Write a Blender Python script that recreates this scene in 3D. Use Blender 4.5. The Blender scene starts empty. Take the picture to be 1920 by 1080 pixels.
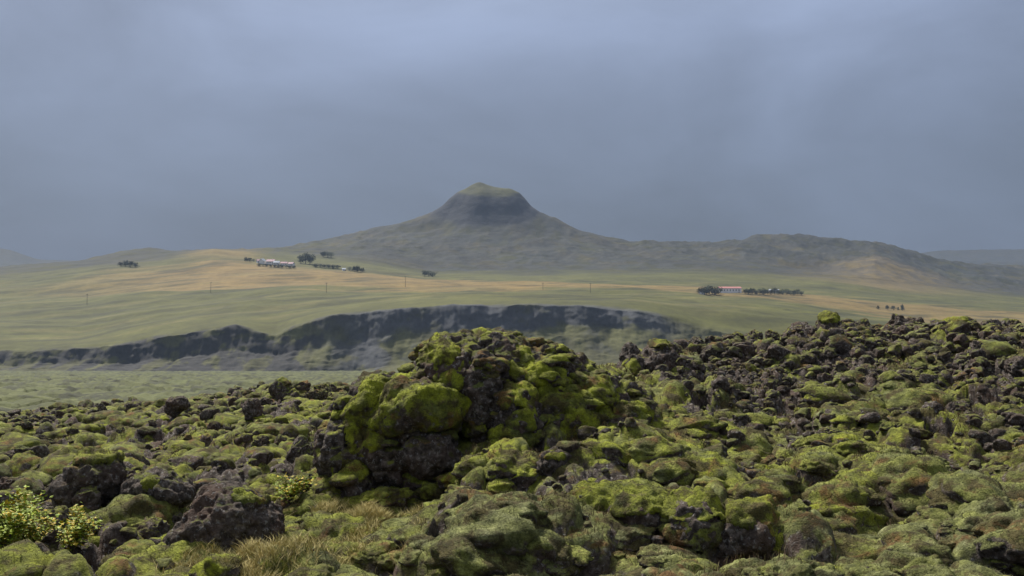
import bpy, bmesh, math, random
import numpy as np
from mathutils import Vector, Matrix

random.seed(7)
rng = np.random.default_rng(7)
scene = bpy.context.scene
COL = scene.collection
R = math.radians

# ------------------------------------------------------------------ camera
F, PX, PY, HOR = 1867.0, 960.0, 540.0, 688.0      # photograph in 1920x1080 pixels, 35 mm lens
TILT = math.atan((HOR - PY) / F)
CT, ST = math.cos(TILT), math.sin(TILT)
cam_d = bpy.data.cameras.new('camera')
cam_d.sensor_width = 36.0
cam_d.lens = 36.0 * F / 1920.0
cam_d.clip_start = 0.1
cam_d.clip_end = 20000.0
cam = bpy.data.objects.new('camera', cam_d)
cam.location = (0, 0, 0)
cam.rotation_euler = (math.pi / 2 + TILT, 0, 0)
COL.objects.link(cam)
scene.camera = cam

# ------------------------------------------------------------------ world: overcast sky
SUN_EL, SUN_AZ = R(56), R(322)                    # azimuth clockwise from +Y: high, ahead and to the left
sun_dir = Vector((math.sin(SUN_AZ) * math.cos(SUN_EL), math.cos(SUN_AZ) * math.cos(SUN_EL), math.sin(SUN_EL)))
world = bpy.data.worlds.new('World')
scene.world = world
world.use_nodes = True
wt = world.node_tree
wt.nodes.clear()
def wn(t, **k):
    n = wt.nodes.new(t)
    for a, b in k.items():
        setattr(n, a, b)
    return n
def wl(a, b):
    wt.links.new(a, b)
w_out = wn('ShaderNodeOutputWorld')
w_add = wn('ShaderNodeMixShader')
w_add.inputs[0].default_value = 0.85
w_bg1 = wn('ShaderNodeBackground')
w_bg2 = wn('ShaderNodeBackground')
w_sky = wn('ShaderNodeTexSky', sky_type='NISHITA', sun_disc=False, sun_elevation=SUN_EL, sun_rotation=SUN_AZ)
w_sky.air_density = 2.0
w_sky.dust_density = 3.0
wl(w_sky.outputs[0], w_bg1.inputs[0])
w_bg1.inputs[1].default_value = 0.05
# the cloud deck: darker and bluer low in front, brighter overhead and behind
tc = wn('ShaderNodeTexCoord')
sep = wn('ShaderNodeSeparateXYZ')
wl(tc.outputs['Generated'], sep.inputs[0])
rampz = wn('ShaderNodeValToRGB')
wl(sep.outputs['Z'], rampz.inputs[0])
el = rampz.color_ramp.elements
el[0].position, el[0].color = 0.0, (0.062, 0.080, 0.121, 1)
el[1].position, el[1].color = 1.0, (0.40, 0.41, 0.43, 1)
for p, c in ((0.14, (0.088, 0.114, 0.172)), (0.24, (0.132, 0.165, 0.248)), (0.33, (0.180, 0.220, 0.325)), (0.5, (0.22, 0.25, 0.32))):
    e = el.new(p); e.color = (*c, 1)
mp = wn('ShaderNodeMapping')
mp.inputs['Scale'].default_value = (1.2, 1.2, 2.6)
wl(tc.outputs['Generated'], mp.inputs[0])
cn = wn('ShaderNodeTexNoise')
cn.inputs['Scale'].default_value = 1.9
cn.inputs['Detail'].default_value = 6.0
cn.inputs['Roughness'].default_value = 0.52
cn.inputs['Distortion'].default_value = 0.4
wl(mp.outputs[0], cn.inputs['Vector'])
cm = wn('ShaderNodeMapRange')
cm.inputs['From Min'].default_value = 0.3
cm.inputs['From Max'].default_value = 0.7
cm.inputs['To Min'].default_value = 0.62
cm.inputs['To Max'].default_value = 1.38
wl(cn.outputs[0], cm.inputs[0])
back = wn('ShaderNodeMapRange')                   # brighter half of the sky lies behind the camera
back.inputs['From Min'].default_value = 0.35
back.inputs['From Max'].default_value = -0.6
back.inputs['To Min'].default_value = 1.0
back.inputs['To Max'].default_value = 1.3
wl(sep.outputs['Y'], back.inputs[0])
mm = wn('ShaderNodeMath', operation='MULTIPLY')
wl(cm.outputs[0], mm.inputs[0]); wl(back.outputs[0], mm.inputs[1])
wl(rampz.outputs[0], w_bg2.inputs[0])
wl(mm.outputs[0], w_bg2.inputs[1])
wl(w_bg1.outputs[0], w_add.inputs[1]); wl(w_bg2.outputs[0], w_add.inputs[2])
wl(w_add.outputs[0], w_out.inputs[0])

# ------------------------------------------------------------------ sun, softened by cloud
sd = bpy.data.lights.new('sun', 'SUN')
sd.energy = 5.0
sd.angle = R(7)
sd.color = (1.0, 0.95, 0.87)
so = bpy.data.objects.new('sun', sd)
so.rotation_euler = sun_dir.to_track_quat('Z', 'Y').to_euler()
so.location = (0, 0, 30)
COL.objects.link(so)

scene.view_settings.view_transform = 'Standard'
scene.view_settings.look = 'None'
scene.view_settings.exposure = 0.72
scene.view_settings.gamma = 1.0
scene.cycles.use_denoising = True
scene.cycles.max_bounces = 6
scene.cycles.diffuse_bounces = 3
scene.cycles.volume_bounces = 1

# ------------------------------------------------------------------ helpers
def tag(o, label=None, cat=None, group=None, kind=None):
    if label: o['label'] = label
    if cat: o['category'] = cat
    if group: o['group'] = group
    if kind: o['kind'] = kind
    return o

def empty(name, loc=(0, 0, 0), rz=0.0):
    o = bpy.data.objects.new(name, None)
    o.location = loc
    o.rotation_euler = (0, 0, rz)
    COL.objects.link(o)
    return o

def link(name, mesh, mat, parent=None, loc=None):
    o = bpy.data.objects.new(name, mesh)
    if mat is not None and len(mesh.materials) == 0:
        mesh.materials.append(mat)
    if parent is not None:
        o.parent = parent
    if loc is not None:
        o.location = loc
    COL.objects.link(o)
    return o

def np_mesh(name, verts, faces, smooth=True, attrs=None):
    """verts (n,3), faces (m,3 or 4) -> mesh; attrs {name: (n,4) colours}"""
    verts = np.ascontiguousarray(verts, dtype=np.float32)
    faces = np.ascontiguousarray(faces, dtype=np.int32)
    me = bpy.data.meshes.new(name)
    me.vertices.add(len(verts))
    me.vertices.foreach_set('co', verts.ravel())
    k = faces.shape[1]
    me.loops.add(faces.size)
    me.loops.foreach_set('vertex_index', faces.ravel())
    me.polygons.add(len(faces))
    me.polygons.foreach_set('loop_start', np.arange(0, faces.size, k, dtype=np.int32))
    me.polygons.foreach_set('use_smooth', np.full(len(faces), smooth, dtype=bool))
    for an, av in (attrs or {}).items():
        a = me.color_attributes.new(an, 'FLOAT_COLOR', 'POINT')
        a.data.foreach_set('color', np.ascontiguousarray(av, dtype=np.float32).ravel())
    me.update(calc_edges=True)
    me.validate()
    return me

def grid_faces(nr, nc):
    i = np.arange(nr * nc, dtype=np.int32).reshape(nr, nc)
    return np.stack([i[:-1, :-1], i[:-1, 1:], i[1:, 1:], i[1:, :-1]], -1).reshape(-1, 4)

def at(px, py, Y):
    """the world point at depth Y that the photograph shows at pixel px, py"""
    u, v = (px - PX) / F, (PY - py) / F
    d = (u, CT - v * ST, ST + v * CT)
    return Vector((d[0] * Y / d[1], Y, d[2] * Y / d[1]))

def zpix(a, Y, curve):
    """height at depth Y along tangent a for the skyline curve(px) -> py"""
    px = PX + F * a
    for _ in range(2):
        v = (PY - curve(px)) / F
        px = PX + F * a * (CT - v * ST)
    v = (PY - curve(px)) / F
    return Y * (ST + v * CT) / (CT - v * ST)

# ---- noise (numpy)
def _h(ix, iy, iz, seed):
    with np.errstate(over='ignore'):
        h = (ix.astype(np.uint32) * np.uint32(374761393) + iy.astype(np.uint32) * np.uint32(668265263)
             + iz.astype(np.uint32) * np.uint32(2147483647 - 58) + np.uint32(seed * 1013904223 & 0xffffffff))
        h ^= h >> np.uint32(13)
        h *= np.uint32(1274126177)
        h ^= h >> np.uint32(16)
        h *= np.uint32(2246822519)
        h ^= h >> np.uint32(13)
    return h

def _u(h):
    return (h & np.uint32(0xffffff)).astype(np.float32) / np.float32(0x1000000)

def vnoise2(x, y, seed=0):
    fx, fy = np.floor(x), np.floor(y)
    ix, iy = fx.astype(np.int64), fy.astype(np.int64)
    tx, ty = (x - fx), (y - fy)
    out = 0
    z0 = np.zeros_like(ix)
    sx = tx * tx * tx * (tx * (tx * 6 - 15) + 10)
    sy = ty * ty * ty * (ty * (ty * 6 - 15) + 10)
    for dx in (0, 1):
        for dy in (0, 1):
            ang = _u(_h(ix + dx, iy + dy, z0, seed)) * 6.2831853
            g = np.cos(ang) * (tx - dx) + np.sin(ang) * (ty - dy)
            out = out + g * (sx if dx else 1 - sx) * (sy if dy else 1 - sy)
    return out * 1.5

def fbm2(x, y, seed=0, oct=4, gain=0.5, ridged=False):
    o, a, f, tot = 0, 1.0, 1.0, 0
    for k in range(oct):
        n = vnoise2(x * f + 17.3 * k, y * f - 9.1 * k, seed + k)
        if ridged:
            n = 1 - 2 * np.abs(n)
        o = o + a * n
        tot += a
        a *= gain
        f *= 2.03
    return o / tot

def vnoise3(p, seed=0):
    f = np.floor(p)
    i = f.astype(np.int64)
    t = p - f
    s = t * t * t * (t * (t * 6 - 15) + 10)
    out = 0
    for dx in (0, 1):
        for dy in (0, 1):
            for dz in (0, 1):
                h = _h(i[:, 0] + dx, i[:, 1] + dy, i[:, 2] + dz, seed)
                gx = _u(h) * 2 - 1
                gy = _u(h * np.uint32(2654435761) ^ (h >> np.uint32(7))) * 2 - 1
                gz = _u(h * np.uint32(40503) ^ (h >> np.uint32(11))) * 2 - 1
                g = gx * (t[:, 0] - dx) + gy * (t[:, 1] - dy) + gz * (t[:, 2] - dz)
                w = (s[:, 0] if dx else 1 - s[:, 0]) * (s[:, 1] if dy else 1 - s[:, 1]) * (s[:, 2] if dz else 1 - s[:, 2])
                out = out + g * w
    return out * 1.2

def fbm3(p, seed=0, oct=4, gain=0.5, ridged=False):
    o, a, f, tot = 0, 1.0, 1.0, 0
    for k in range(oct):
        n = vnoise3(p * f + 13.7 * k, seed + k)
        if ridged:
            n = 1 - 2 * np.abs(n)
        o = o + a * n
        tot += a
        a *= gain
        f *= 2.03
    return o / tot

def worley2(x, y, seed=0, jit=0.9):
    """F1, F2, random number of the nearest cell"""
    fx, fy = np.floor(x).astype(np.int64), np.floor(y).astype(np.int64)
    f1 = np.full(x.shape, 9.0, np.float32)
    f2 = np.full(x.shape, 9.0, np.float32)
    idv = np.zeros(x.shape, np.float32)
    z0 = np.zeros_like(fx)
    for dx in (-1, 0, 1):
        for dy in (-1, 0, 1):
            h = _h(fx + dx, fy + dy, z0, seed)
            jx = _u(h)
            jy = _u(h * np.uint32(2654435761) ^ (h >> np.uint32(9)))
            d = np.sqrt((fx + dx + 0.5 + (jx - 0.5) * jit - x) ** 2 + (fy + dy + 0.5 + (jy - 0.5) * jit - y) ** 2).astype(np.float32)
            near = d < f1
            f2 = np.where(near, f1, np.minimum(f2, d))
            idv = np.where(near, _u(h * np.uint32(97) ^ (h >> np.uint32(5))), idv)
            f1 = np.where(near, d, f1)
    return f1, f2, idv

def worley3(p, seed=0, jit=0.9):
    f = np.floor(p).astype(np.int64)
    f1 = np.full(len(p), 9.0, np.float32)
    f2 = np.full(len(p), 9.0, np.float32)
    for dx in (-1, 0, 1):
        for dy in (-1, 0, 1):
            for dz in (-1, 0, 1):
                h = _h(f[:, 0] + dx, f[:, 1] + dy, f[:, 2] + dz, seed)
                j = np.stack([_u(h), _u(h * np.uint32(2654435761) ^ (h >> np.uint32(9))), _u(h * np.uint32(40503) ^ (h >> np.uint32(11)))], 1)
                c = f + np.array([dx, dy, dz]) + 0.5 + (j - 0.5) * jit
                d = np.sqrt(((c - p) ** 2).sum(1)).astype(np.float32)
                f2 = np.where(d < f1, f1, np.minimum(f2, d))
                f1 = np.minimum(f1, d)
    return f1, f2

def domes2(x, y, seed=0, r0=0.5, r1=0.85, zr=0.5, jit=0.9):
    """highest of the overlapping round-topped lumps, one to a cell; and its random number"""
    fx, fy = np.floor(x).astype(np.int64), np.floor(y).astype(np.int64)
    best = np.full(x.shape, -0.35, np.float32)
    idv = np.zeros(x.shape, np.float32)
    z0 = np.zeros_like(fx)
    for dx in (-1, 0, 1):
        for dy in (-1, 0, 1):
            h = _h(fx + dx, fy + dy, z0, seed)
            jx = _u(h); jy = _u(h * np.uint32(2654435761) ^ (h >> np.uint32(9)))
            a = _u(h * np.uint32(97) ^ (h >> np.uint32(5))); b = _u(h * np.uint32(40503) ^ (h >> np.uint32(11)))
            r = r0 + (r1 - r0) * a
            d2 = (fx + dx + 0.5 + (jx - 0.5) * jit - x) ** 2 + (fy + dy + 0.5 + (jy - 0.5) * jit - y) ** 2
            hh = (np.where(d2 < r * r, np.sqrt(np.maximum(r * r - d2, 0)) - r * 0.75 + (b - 0.5) * zr, -0.6)).astype(np.float32)
            m = hh > best
            best = np.where(m, hh, best); idv = np.where(m, b, idv)
    return best, idv

def sstep(a, b, x):
    t = np.clip((x - a) / (b - a), 0, 1)
    return t * t * (3 - 2 * t)

# ------------------------------------------------------------------ materials
class NT:
    def __init__(self, name):
        self.m = bpy.data.materials.new(name)
        self.m.use_nodes = True
        self.t = self.m.node_tree
        self.b = self.t.nodes['Principled BSDF']
        self.b.inputs['Roughness'].default_value = 0.9
        self.b.inputs['Specular IOR Level'].default_value = 0.2
        self.geo = None
    def n(self, t, **k):
        n = self.t.nodes.new(t)
        for a, b in k.items():
            setattr(n, a, b)
        return n
    def l(self, a, b):
        self.t.links.new(a, b)
    def noise(self, scale, detail=4, rough=0.55, vec=None, dist=0.0):
        n = self.n('ShaderNodeTexNoise')
        n.inputs['Scale'].default_value = scale
        n.inputs['Detail'].default_value = detail
        n.inputs['Roughness'].default_value = rough
        n.inputs['Distortion'].default_value = dist
        if vec is not None:
            self.l(vec, n.inputs['Vector'])
        return n.outputs[0]
    def ramp(self, fac, stops):
        r = self.n('ShaderNodeValToRGB')
        self.l(fac, r.inputs[0])
        e = r.color_ramp.elements
        e[0].position, e[0].color = stops[0][0], (*stops[0][1], 1)
        e[1].position, e[1].color = stops[-1][0], (*stops[-1][1], 1)
        for p, c in stops[1:-1]:
            x = e.new(p)
            x.color = (*c, 1)
        return r.outputs[0]
    def math(self, op, a, b=None, c=None, clamp=False):
        n = self.n('ShaderNodeMath', operation=op, use_clamp=clamp)
        for i, v in enumerate((a, b, c)):
            if v is None: continue
            if isinstance(v, (int, float)):
                n.inputs[i].default_value = v
            else:
                self.l(v, n.inputs[i])
        return n.outputs[0]
    def maprange(self, v, a, b, c=0.0, d=1.0):
        n = self.n('ShaderNodeMapRange')
        self.l(v, n.inputs[0])
        for i, x in enumerate((a, b, c, d)):
            n.inputs[i + 1].default_value = x
        return n.outputs[0]
    def mix(self, fac, a, b, blend='MIX'):
        n = self.n('ShaderNodeMix', data_type='RGBA', blend_type=blend)
        if isinstance(fac, (int, float)): n.inputs[0].default_value = fac
        else: self.l(fac, n.inputs[0])
        for i, v in ((6, a), (7, b)):
            if isinstance(v, tuple): n.inputs[i].default_value = (*v, 1)
            else: self.l(v, n.inputs[i])
        return n.outputs[2]
    def pos(self):
        if self.geo is None:
            self.geo = self.n('ShaderNodeNewGeometry')
        return self.geo.outputs['Position']
    def normal(self):
        self.pos()
        return self.geo.outputs['Normal']
    def attr(self, name, typ='GEOMETRY'):
        a = self.n('ShaderNodeAttribute', attribute_name=name, attribute_type=typ)
        return a
    def bump(self, h, strength=0.5, dist=0.02):
        n = self.n('ShaderNodeBump')
        n.inputs['Strength'].default_value = strength
        n.inputs['Distance'].default_value = dist
        self.l(h, n.inputs['Height'])
        self.l(n.outputs[0], self.b.inputs['Normal'])
    def col(self, c):
        if isinstance(c, tuple): self.b.inputs['Base Color'].default_value = (*c, 1)
        else: self.l(c, self.b.inputs['Base Color'])

def moss_colour(k, p, pale=None, lush=None):
    """dark olive to lime, with greyer cushions where pale is high, brown stems between"""
    big = k.noise(1.5, 5, 0.6, p)
    mid = k.noise(7.5, 5, 0.65, p)
    fine = k.noise(62.0, 4, 0.7, p)
    lime = k.ramp(big, [(0.30, (0.040, 0.047, 0.013)), (0.43, (0.085, 0.094, 0.024)), (0.54, (0.160, 0.168, 0.022)), (0.63, (0.105, 0.108, 0.030)), (0.75, (0.066, 0.056, 0.020))])
    grey = k.ramp(mid, [(0.3, (0.078, 0.083, 0.034)), (0.55, (0.138, 0.144, 0.062)), (0.75, (0.205, 0.205, 0.105))])
    if pale is None:
        pale = k.maprange(k.noise(0.45, 2, 0.5, p), 0.45, 0.62)
    c = k.mix(pale, lime, grey)
    if lush is not None:
        c = k.mix(k.math('MULTIPLY', lush, k.maprange(k.noise(3.4, 4, 0.6, p), 0.36, 0.56)), c, (0.215, 0.235, 0.016))
    brown = k.maprange(k.noise(2.9, 6, 0.7, p), 0.49, 0.57, 0.0, 0.9)
    c = k.mix(brown, c, (0.056, 0.043, 0.015))
    rust = k.maprange(k.noise(1.9, 6, 0.7, p, 0.5), 0.56, 0.64, 0.0, 0.8)
    c = k.mix(rust, c, (0.130, 0.064, 0.022))
    v = k.maprange(mid, 0.3, 0.7, 0.42, 1.45)
    v2 = k.maprange(fine, 0.25, 0.75, 0.50, 1.55)
    vv = k.math('MULTIPLY', v, v2)
    cc = k.n('ShaderNodeCombineColor')
    for i in range(3): k.l(vv, cc.inputs[i])
    return k.mix(1.0, c, cc.outputs[0], 'MULTIPLY'), fine

def rock_colour(k, p):
    big = k.noise(2.2, 4, 0.6, p)
    mid = k.noise(14.0, 5, 0.65, p)
    c = k.ramp(mid, [(0.28, (0.014, 0.011, 0.009)), (0.42, (0.040, 0.031, 0.025)), (0.55, (0.086, 0.068, 0.056)), (0.70, (0.20, 0.17, 0.148))])
    red = k.maprange(big, 0.48, 0.66, 0.0, 0.6)
    c = k.mix(red, c, (0.085, 0.048, 0.032))
    lich = k.maprange(k.noise(24.0, 3, 0.6, p, 0.3), 0.58, 0.66, 0.0, 0.65)
    return k.mix(lich, c, (0.26, 0.25, 0.235)), mid

def make_lava(name):
    """lava rock with moss wherever it faces up; 'cover' R = moss bias, G = pale moss"""
    k = NT(name)
    p = k.pos()
    at_ = k.attr('cover')
    sp = k.n('ShaderNodeSeparateColor')
    k.l(at_.outputs['Color'], sp.inputs[0])
    ob = k.attr('moss_bias', 'OBJECT')
    nz = k.n('ShaderNodeSeparateXYZ')
    k.l(k.normal(), nz.inputs[0])
    moss, fine = moss_colour(k, p, sp.outputs[1], sp.outputs[2])
    rock, mid = rock_colour(k, p)
    nn = k.noise(4.2, 5, 0.62, p)
    s = k.math('ADD', k.maprange(nz.outputs[2], -0.2, 1.0, -0.7, 0.45), k.maprange(nn, 0.25, 0.75, -0.55, 0.55))
    s = k.math('ADD', s, k.maprange(sp.outputs[0], 0, 1, -0.8, 0.8))
    s = k.math('ADD', s, ob.outputs['Fac'])
    mask = k.maprange(s, -0.08, 0.16)
    k.col(k.mix(mask, rock, moss))
    h = k.math('ADD', k.math('MULTIPLY', fine, 0.7), k.math('MULTIPLY', mid, 1.0))
    h = k.math('ADD', h, k.math('MULTIPLY', k.noise(26.0, 4, 0.65, p, 0.6), 1.0))
    k.bump(h, 0.9, 0.04)
    return k.m

def make_moss(name):
    k = NT(name)
    p = k.pos()
    c, fine = moss_colour(k, p, k.maprange(k.noise(1.2, 2, 0.5, p), 0.5, 0.75, 0.0, 0.5))
    mp = k.n('ShaderNodeMapping')
    mp.inputs['Scale'].default_value = (38, 38, 9)
    k.l(p, mp.inputs[0])
    streak = k.noise(1.0, 4, 0.6, mp.outputs[0])
    c = k.mix(k.maprange(streak, 0.35, 0.7, 0.0, 0.6), c, (0.045, 0.052, 0.010))
    c = k.mix(k.maprange(k.noise(3.0, 3, 0.6, p), 0.45, 0.6, 0.0, 0.6), c, (0.17, 0.185, 0.018))
    k.col(c)
    k.bump(k.math('ADD', streak, fine), 0.9, 0.03)
    return k.m

M_LAVA = make_lava('mossy_lava')
M_MOSS = make_moss('woolly_moss')

def make_far(name, scale, amt=0.5, bump=0.0, bscale=0.3):
    k = NT(name)
    p = k.pos()
    a = k.attr('cover')
    n1 = k.noise(scale, 5, 0.6, p)
    n2 = k.noise(scale * 6, 4, 0.6, p)
    v = k.math('MULTIPLY', k.maprange(n1, 0.25, 0.75, 1 - amt, 1 + amt), k.maprange(n2, 0.25, 0.75, 1 - amt * 0.7, 1 + amt * 0.7))
    cc = k.n('ShaderNodeCombineColor')
    for i in range(3): k.l(v, cc.inputs[i])
    k.col(k.mix(1.0, a.outputs['Color'], cc.outputs[0], 'MULTIPLY'))
    if bump:
        k.bump(k.noise(bscale, 5, 0.6, p), bump, 1.0 / bscale * 0.3)
    return k.m
M_HILL = make_far('hill_grass', 0.010, 0.40, 0.45, 0.03)
M_FIELD = make_far('field_grass', 0.02, 0.30)
M_CLIFF = make_far('cliff_rock', 0.05, 0.30, 0.25, 0.12)
M_PLAIN = make_far('plain_moss', 0.12, 0.35, 0.6, 0.5)

# ------------------------------------------------------------------ far land: cliff, fields, hills
def curve(*pts):
    x = np.array([p[0] for p in pts], float)
    y = np.array([p[1] for p in pts], float)
    return lambda q: np.interp(q, x, y)

FAR = [
 (925,  curve((-300, 707), (2200, 707))),
 (945, curve((-300, 704), (640, 703), (760, 699), (2200, 698))),
 (987, curve((-300, 697), (600, 697), (700, 690), (780, 678), (900, 668), (1150, 665), (1300, 676), (1500, 688), (2200, 690))),
 (1024, curve((-300, 688), (0, 684), (230, 682), (380, 664), (440, 655), (520, 664), (600, 650), (700, 632), (800, 622), (900, 616), (1050, 612), (1150, 612), (1230, 616), (1300, 634), (1400, 648), (1550, 660), (2200, 668))),
 (1038, curve((-300, 666), (0, 662), (120, 654), (230, 647), (300, 632), (380, 621), (440, 611), (480, 622), (520, 630), (560, 612), (620, 594), (700, 583), (800, 577), (900, 573), (1050, 573), (1150, 578), (1230, 592), (1300, 613), (1400, 632), (1550, 646), (1700, 656), (2200, 656))),
 (1100, curve((-300, 620), (0, 632), (150, 636), (300, 610), (440, 596), (520, 598), (600, 582), (700, 570), (800, 563), (920, 560), (1180, 562), (1300, 577), (1420, 592), (1550, 607), (1700, 622), (1920, 637), (2200, 640))),
 (1250, curve((-300, 585), (0, 596), (150, 594), (300, 575), (440, 565), (600, 556), (700, 550), (800, 548), (1050, 546), (1180, 548), (1300, 553), (1420, 563), (1550, 580), (1700, 596), (1920, 613), (2200, 620))),
 (1450, curve((-300, 555), (0, 563), (150, 556), (300, 541), (440, 531), (600, 527), (800, 530), (1050, 534), (1180, 538), (1300, 543), (1420, 549), (1550, 561), (1700, 578), (1920, 592), (2200, 600))),
 (1700, curve((-300, 520), (0, 526), (150, 512), (280, 502), (400, 491), (520, 498), (600, 503), (700, 508), (800, 520), (920, 524), (1180, 528), (1300, 533), (1420, 537), (1550, 545), (1700, 560), (1920, 576), (2200, 585))),
 (1950, curve((-300, 500), (0, 506), (150, 492), (280, 479), (400, 467), (520, 478), (600, 484), (700, 494), (800, 512), (920, 515), (1050, 514), (1180, 511), (1300, 511), (1420, 514), (1550, 520), (1700, 537), (1920, 558), (2200, 565))),
 (2200, curve((-300, 494), (0, 500), (150, 488), (230, 470), (280, 463), (330, 470), (400, 470), (520, 466), (600, 462), (650, 460), (720, 463), (800, 476), (920, 482), (1050, 484), (1180, 484), (1300, 482), (1420, 484), (1540, 500), (1640, 484), (1720, 508), (1800, 528), (1920, 540), (2200, 545))),
 (2420, curve((-300, 498), (0, 504), (200, 492), (400, 480), (520, 466), (600, 454), (650, 446), (720, 444), (800, 441), (880, 440), (960, 444), (1050, 448), (1180, 464), (1300, 463), (1420, 458), (1540, 460), (1640, 466), (1720, 492), (1800, 510), (1920, 520), (2200, 522))),
 (2600, curve((-300, 502), (0, 506), (200, 496), (400, 486), (520, 468), (600, 452), (650, 437), (700, 425), (790, 412), (900, 410), (1040, 413), (1100, 431), (1180, 450), (1280, 453), (1360, 452), (1420, 440), (1480, 436), (1560, 442), (1640, 450), (1700, 465), (1760, 484), (1850, 500), (1920, 505), (2200, 505))),
 (2900, curve((-300, 505), (0, 508), (200, 500), (400, 490), (600, 478), (900, 455), (1100, 470), (1300, 480), (1480, 465), (1700, 490), (1920, 496), (2200, 496))),
 (3600, curve((-300, 505), (0, 508), (400, 505), (900, 500), (1300, 500), (1600, 497), (2200, 500))),
 (12000, curve((-300, 482), (-60, 482), (20, 490), (70, 499), (400, 512), (1500, 512), (1640, 500), (1760, 487), (1850, 482), (1920, 479), (2200, 472))),
 (14000, curve((-300, 505), (0, 515), (400, 530), (1500, 530), (1900, 500), (2200, 490))),
]
FY = np.array([f[0] for f in FAR], float)
rowsY = np.concatenate([np.linspace(925, 1040, 120)[:-1], np.linspace(1040, 1500, 140)[:-1], np.linspace(1500, 2150, 150)[:-1], np.linspace(2150, 2800, 230)[:-1], np.linspace(2800, 14000, 130)])
NC_F = 900
acol = np.linspace(-0.70, 0.70, NC_F)
knotz = np.stack([zpix(acol, y, c) for y, c in FAR])           # (layers, columns)
def far_base(A, Y):
    """interpolated height over the knots; A, Y same shape"""
    ci = np.clip((A + 0.70) / 1.40 * (NC_F - 1), 0, NC_F - 1.001)
    c0 = ci.astype(int); cf = ci - c0
    Yc = np.clip(Y, FY[0], FY[-1] - 1e-3)
    r1 = np.clip(np.searchsorted(FY, Yc, side='right'), 1, len(FY) - 1)
    t = (Yc - FY[r1 - 1]) / (FY[r1] - FY[r1 - 1])
    g = lambda r: knotz[r, c0] * (1 - cf) + knotz[r, c0 + 1] * cf
    # cubic (Hermite) above the cliff, straight across it
    ra, rb, rc, rd = np.maximum(r1 - 2, 0), r1 - 1, r1, np.minimum(r1 + 1, len(FY) - 1)
    h = FY[rc] - FY[rb]
    sl = (g(rc) - g(rb)) / h
    sa = np.where(rb > ra, (g(rb) - g(ra)) / np.maximum(FY[rb] - FY[ra], 1e-6), sl)
    sb = np.where(rd > rc, (g(rd) - g(rc)) / np.maximum(FY[rd] - FY[rc], 1e-6), sl)
    m0 = np.where(sa * sl > 0, 2 * sa * sl / (sa + sl + 1e-9), 0)
    m1 = np.where(sb * sl > 0, 2 * sb * sl / (sb + sl + 1e-9), 0)
    her = (2 * t**3 - 3 * t**2 + 1) * g(rb) + (t**3 - 2 * t**2 + t) * h * m0 + (-2 * t**3 + 3 * t**2) * g(rc) + (t**3 - t**2) * h * m1
    lin = g(rb) * (1 - t) + g(rc) * t
    return np.where(r1 <= 5, lin, her)

BUT = at(921, 412, 2600)
PXM = 2600 / F
but_r = np.array([0, 48, 74, 90, 106, 128, 155, 195, 230]) * 1.0
but_h = np.array([60, 56, 49, 39, 24, 13, 5.5, 1, 0]) * PXM
def butte(X, Y):
    dx, dy = X - BUT.x, Y - BUT.y
    r = np.sqrt(dx * dx + (dy * 0.9) ** 2)
    ang = np.arctan2(dy, dx)
    r = r * (1 + 0.07 * np.sin(3 * ang + 0.6) + 0.05 * np.sin(7 * ang))
    r = r * (0.98 + 0.05 * np.tanh(dx / 40))
    h = np.interp(r, but_r, but_h)
    peak = 14 * np.exp(-((dx + 32) ** 2 + (dy) ** 2) / 28.0 ** 2)
    return h + peak

def far_z(X, Y):
    A = X / Y
    z = far_base(A, Y) + butte(X, Y)
    und = fbm2(X / 160, Y / 160, 31, 4)
    gul = fbm2(X / 70, Y / 150, 33, 4, ridged=True)
    hill = sstep(1950, 2350, Y)
    z = z + 6.0 * fbm2(X / 210, Y / 120, 29, 3) * sstep(1060, 1160, Y) * sstep(2100, 1800, Y) + und * (3.0 + 9 * hill) * sstep(1060, 1200, Y) - (1 - gul) * 10 * hill * (1 - 0.9 * np.exp(-((X - BUT.x) ** 2 + (Y - BUT.y) ** 2) / 330.0 ** 2)) * sstep(3600, 2900, Y)
    # low terraces of the old fields, stepping down to the cliff edge
    z = z + 1.6 * fbm2(X / 240, Y / 34, 35, 3) * sstep(1060, 1150, Y) * sstep(2000, 1700, Y)
    return z

A2, Y2 = np.meshgrid(acol, rowsY)
X2 = A2 * Y2
cl = sstep(940, 985, Y2) * sstep(1062, 1036, Y2)
Z2 = far_z(X2, Y2)
gully = fbm2(X2 / 38, Y2 / 600, 41, 5, 0.55)
Yd = Y2 + cl * (gully * 13 + fbm2(X2 / 16, Z2 / 12, 43, 4) * 4 + fbm2(X2 / 90, Z2 / 60, 44, 3) * 10)
Z2 = Z2 + cl * ((fbm2(X2 / 22, Y2 / 10, 47, 4) * 1.6 + 4.0 * fbm2(X2 / 45, Y2 / 30, 48, 4)))
PXc = PX + F * A2
# land cover, by place
def lc(*c): return np.array(c, float)
green, gold, heath, rockc, lush = lc(.062, .062, .013), lc(.168, .110, .036), lc(.020, .020, .007), lc(.022, .024, .031), lc(.080, .080, .016)  # rockc is dark basalt with haze blue mixed into its colour
nbig = fbm2(X2 / 220, Y2 / 60, 51, 4)
nmed = fbm2(X2 / 60, Y2 / 40, 53, 4)
cov = np.ones(Y2.shape + (3,)) * green
def blend(m, c):
    global cov
    m = np.clip(m, 0, 1)[..., None]
    cov = cov * (1 - m) + np.asarray(c) * m
blend(sstep(-0.1, 0.35, nbig) * 0.6, lush)
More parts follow.
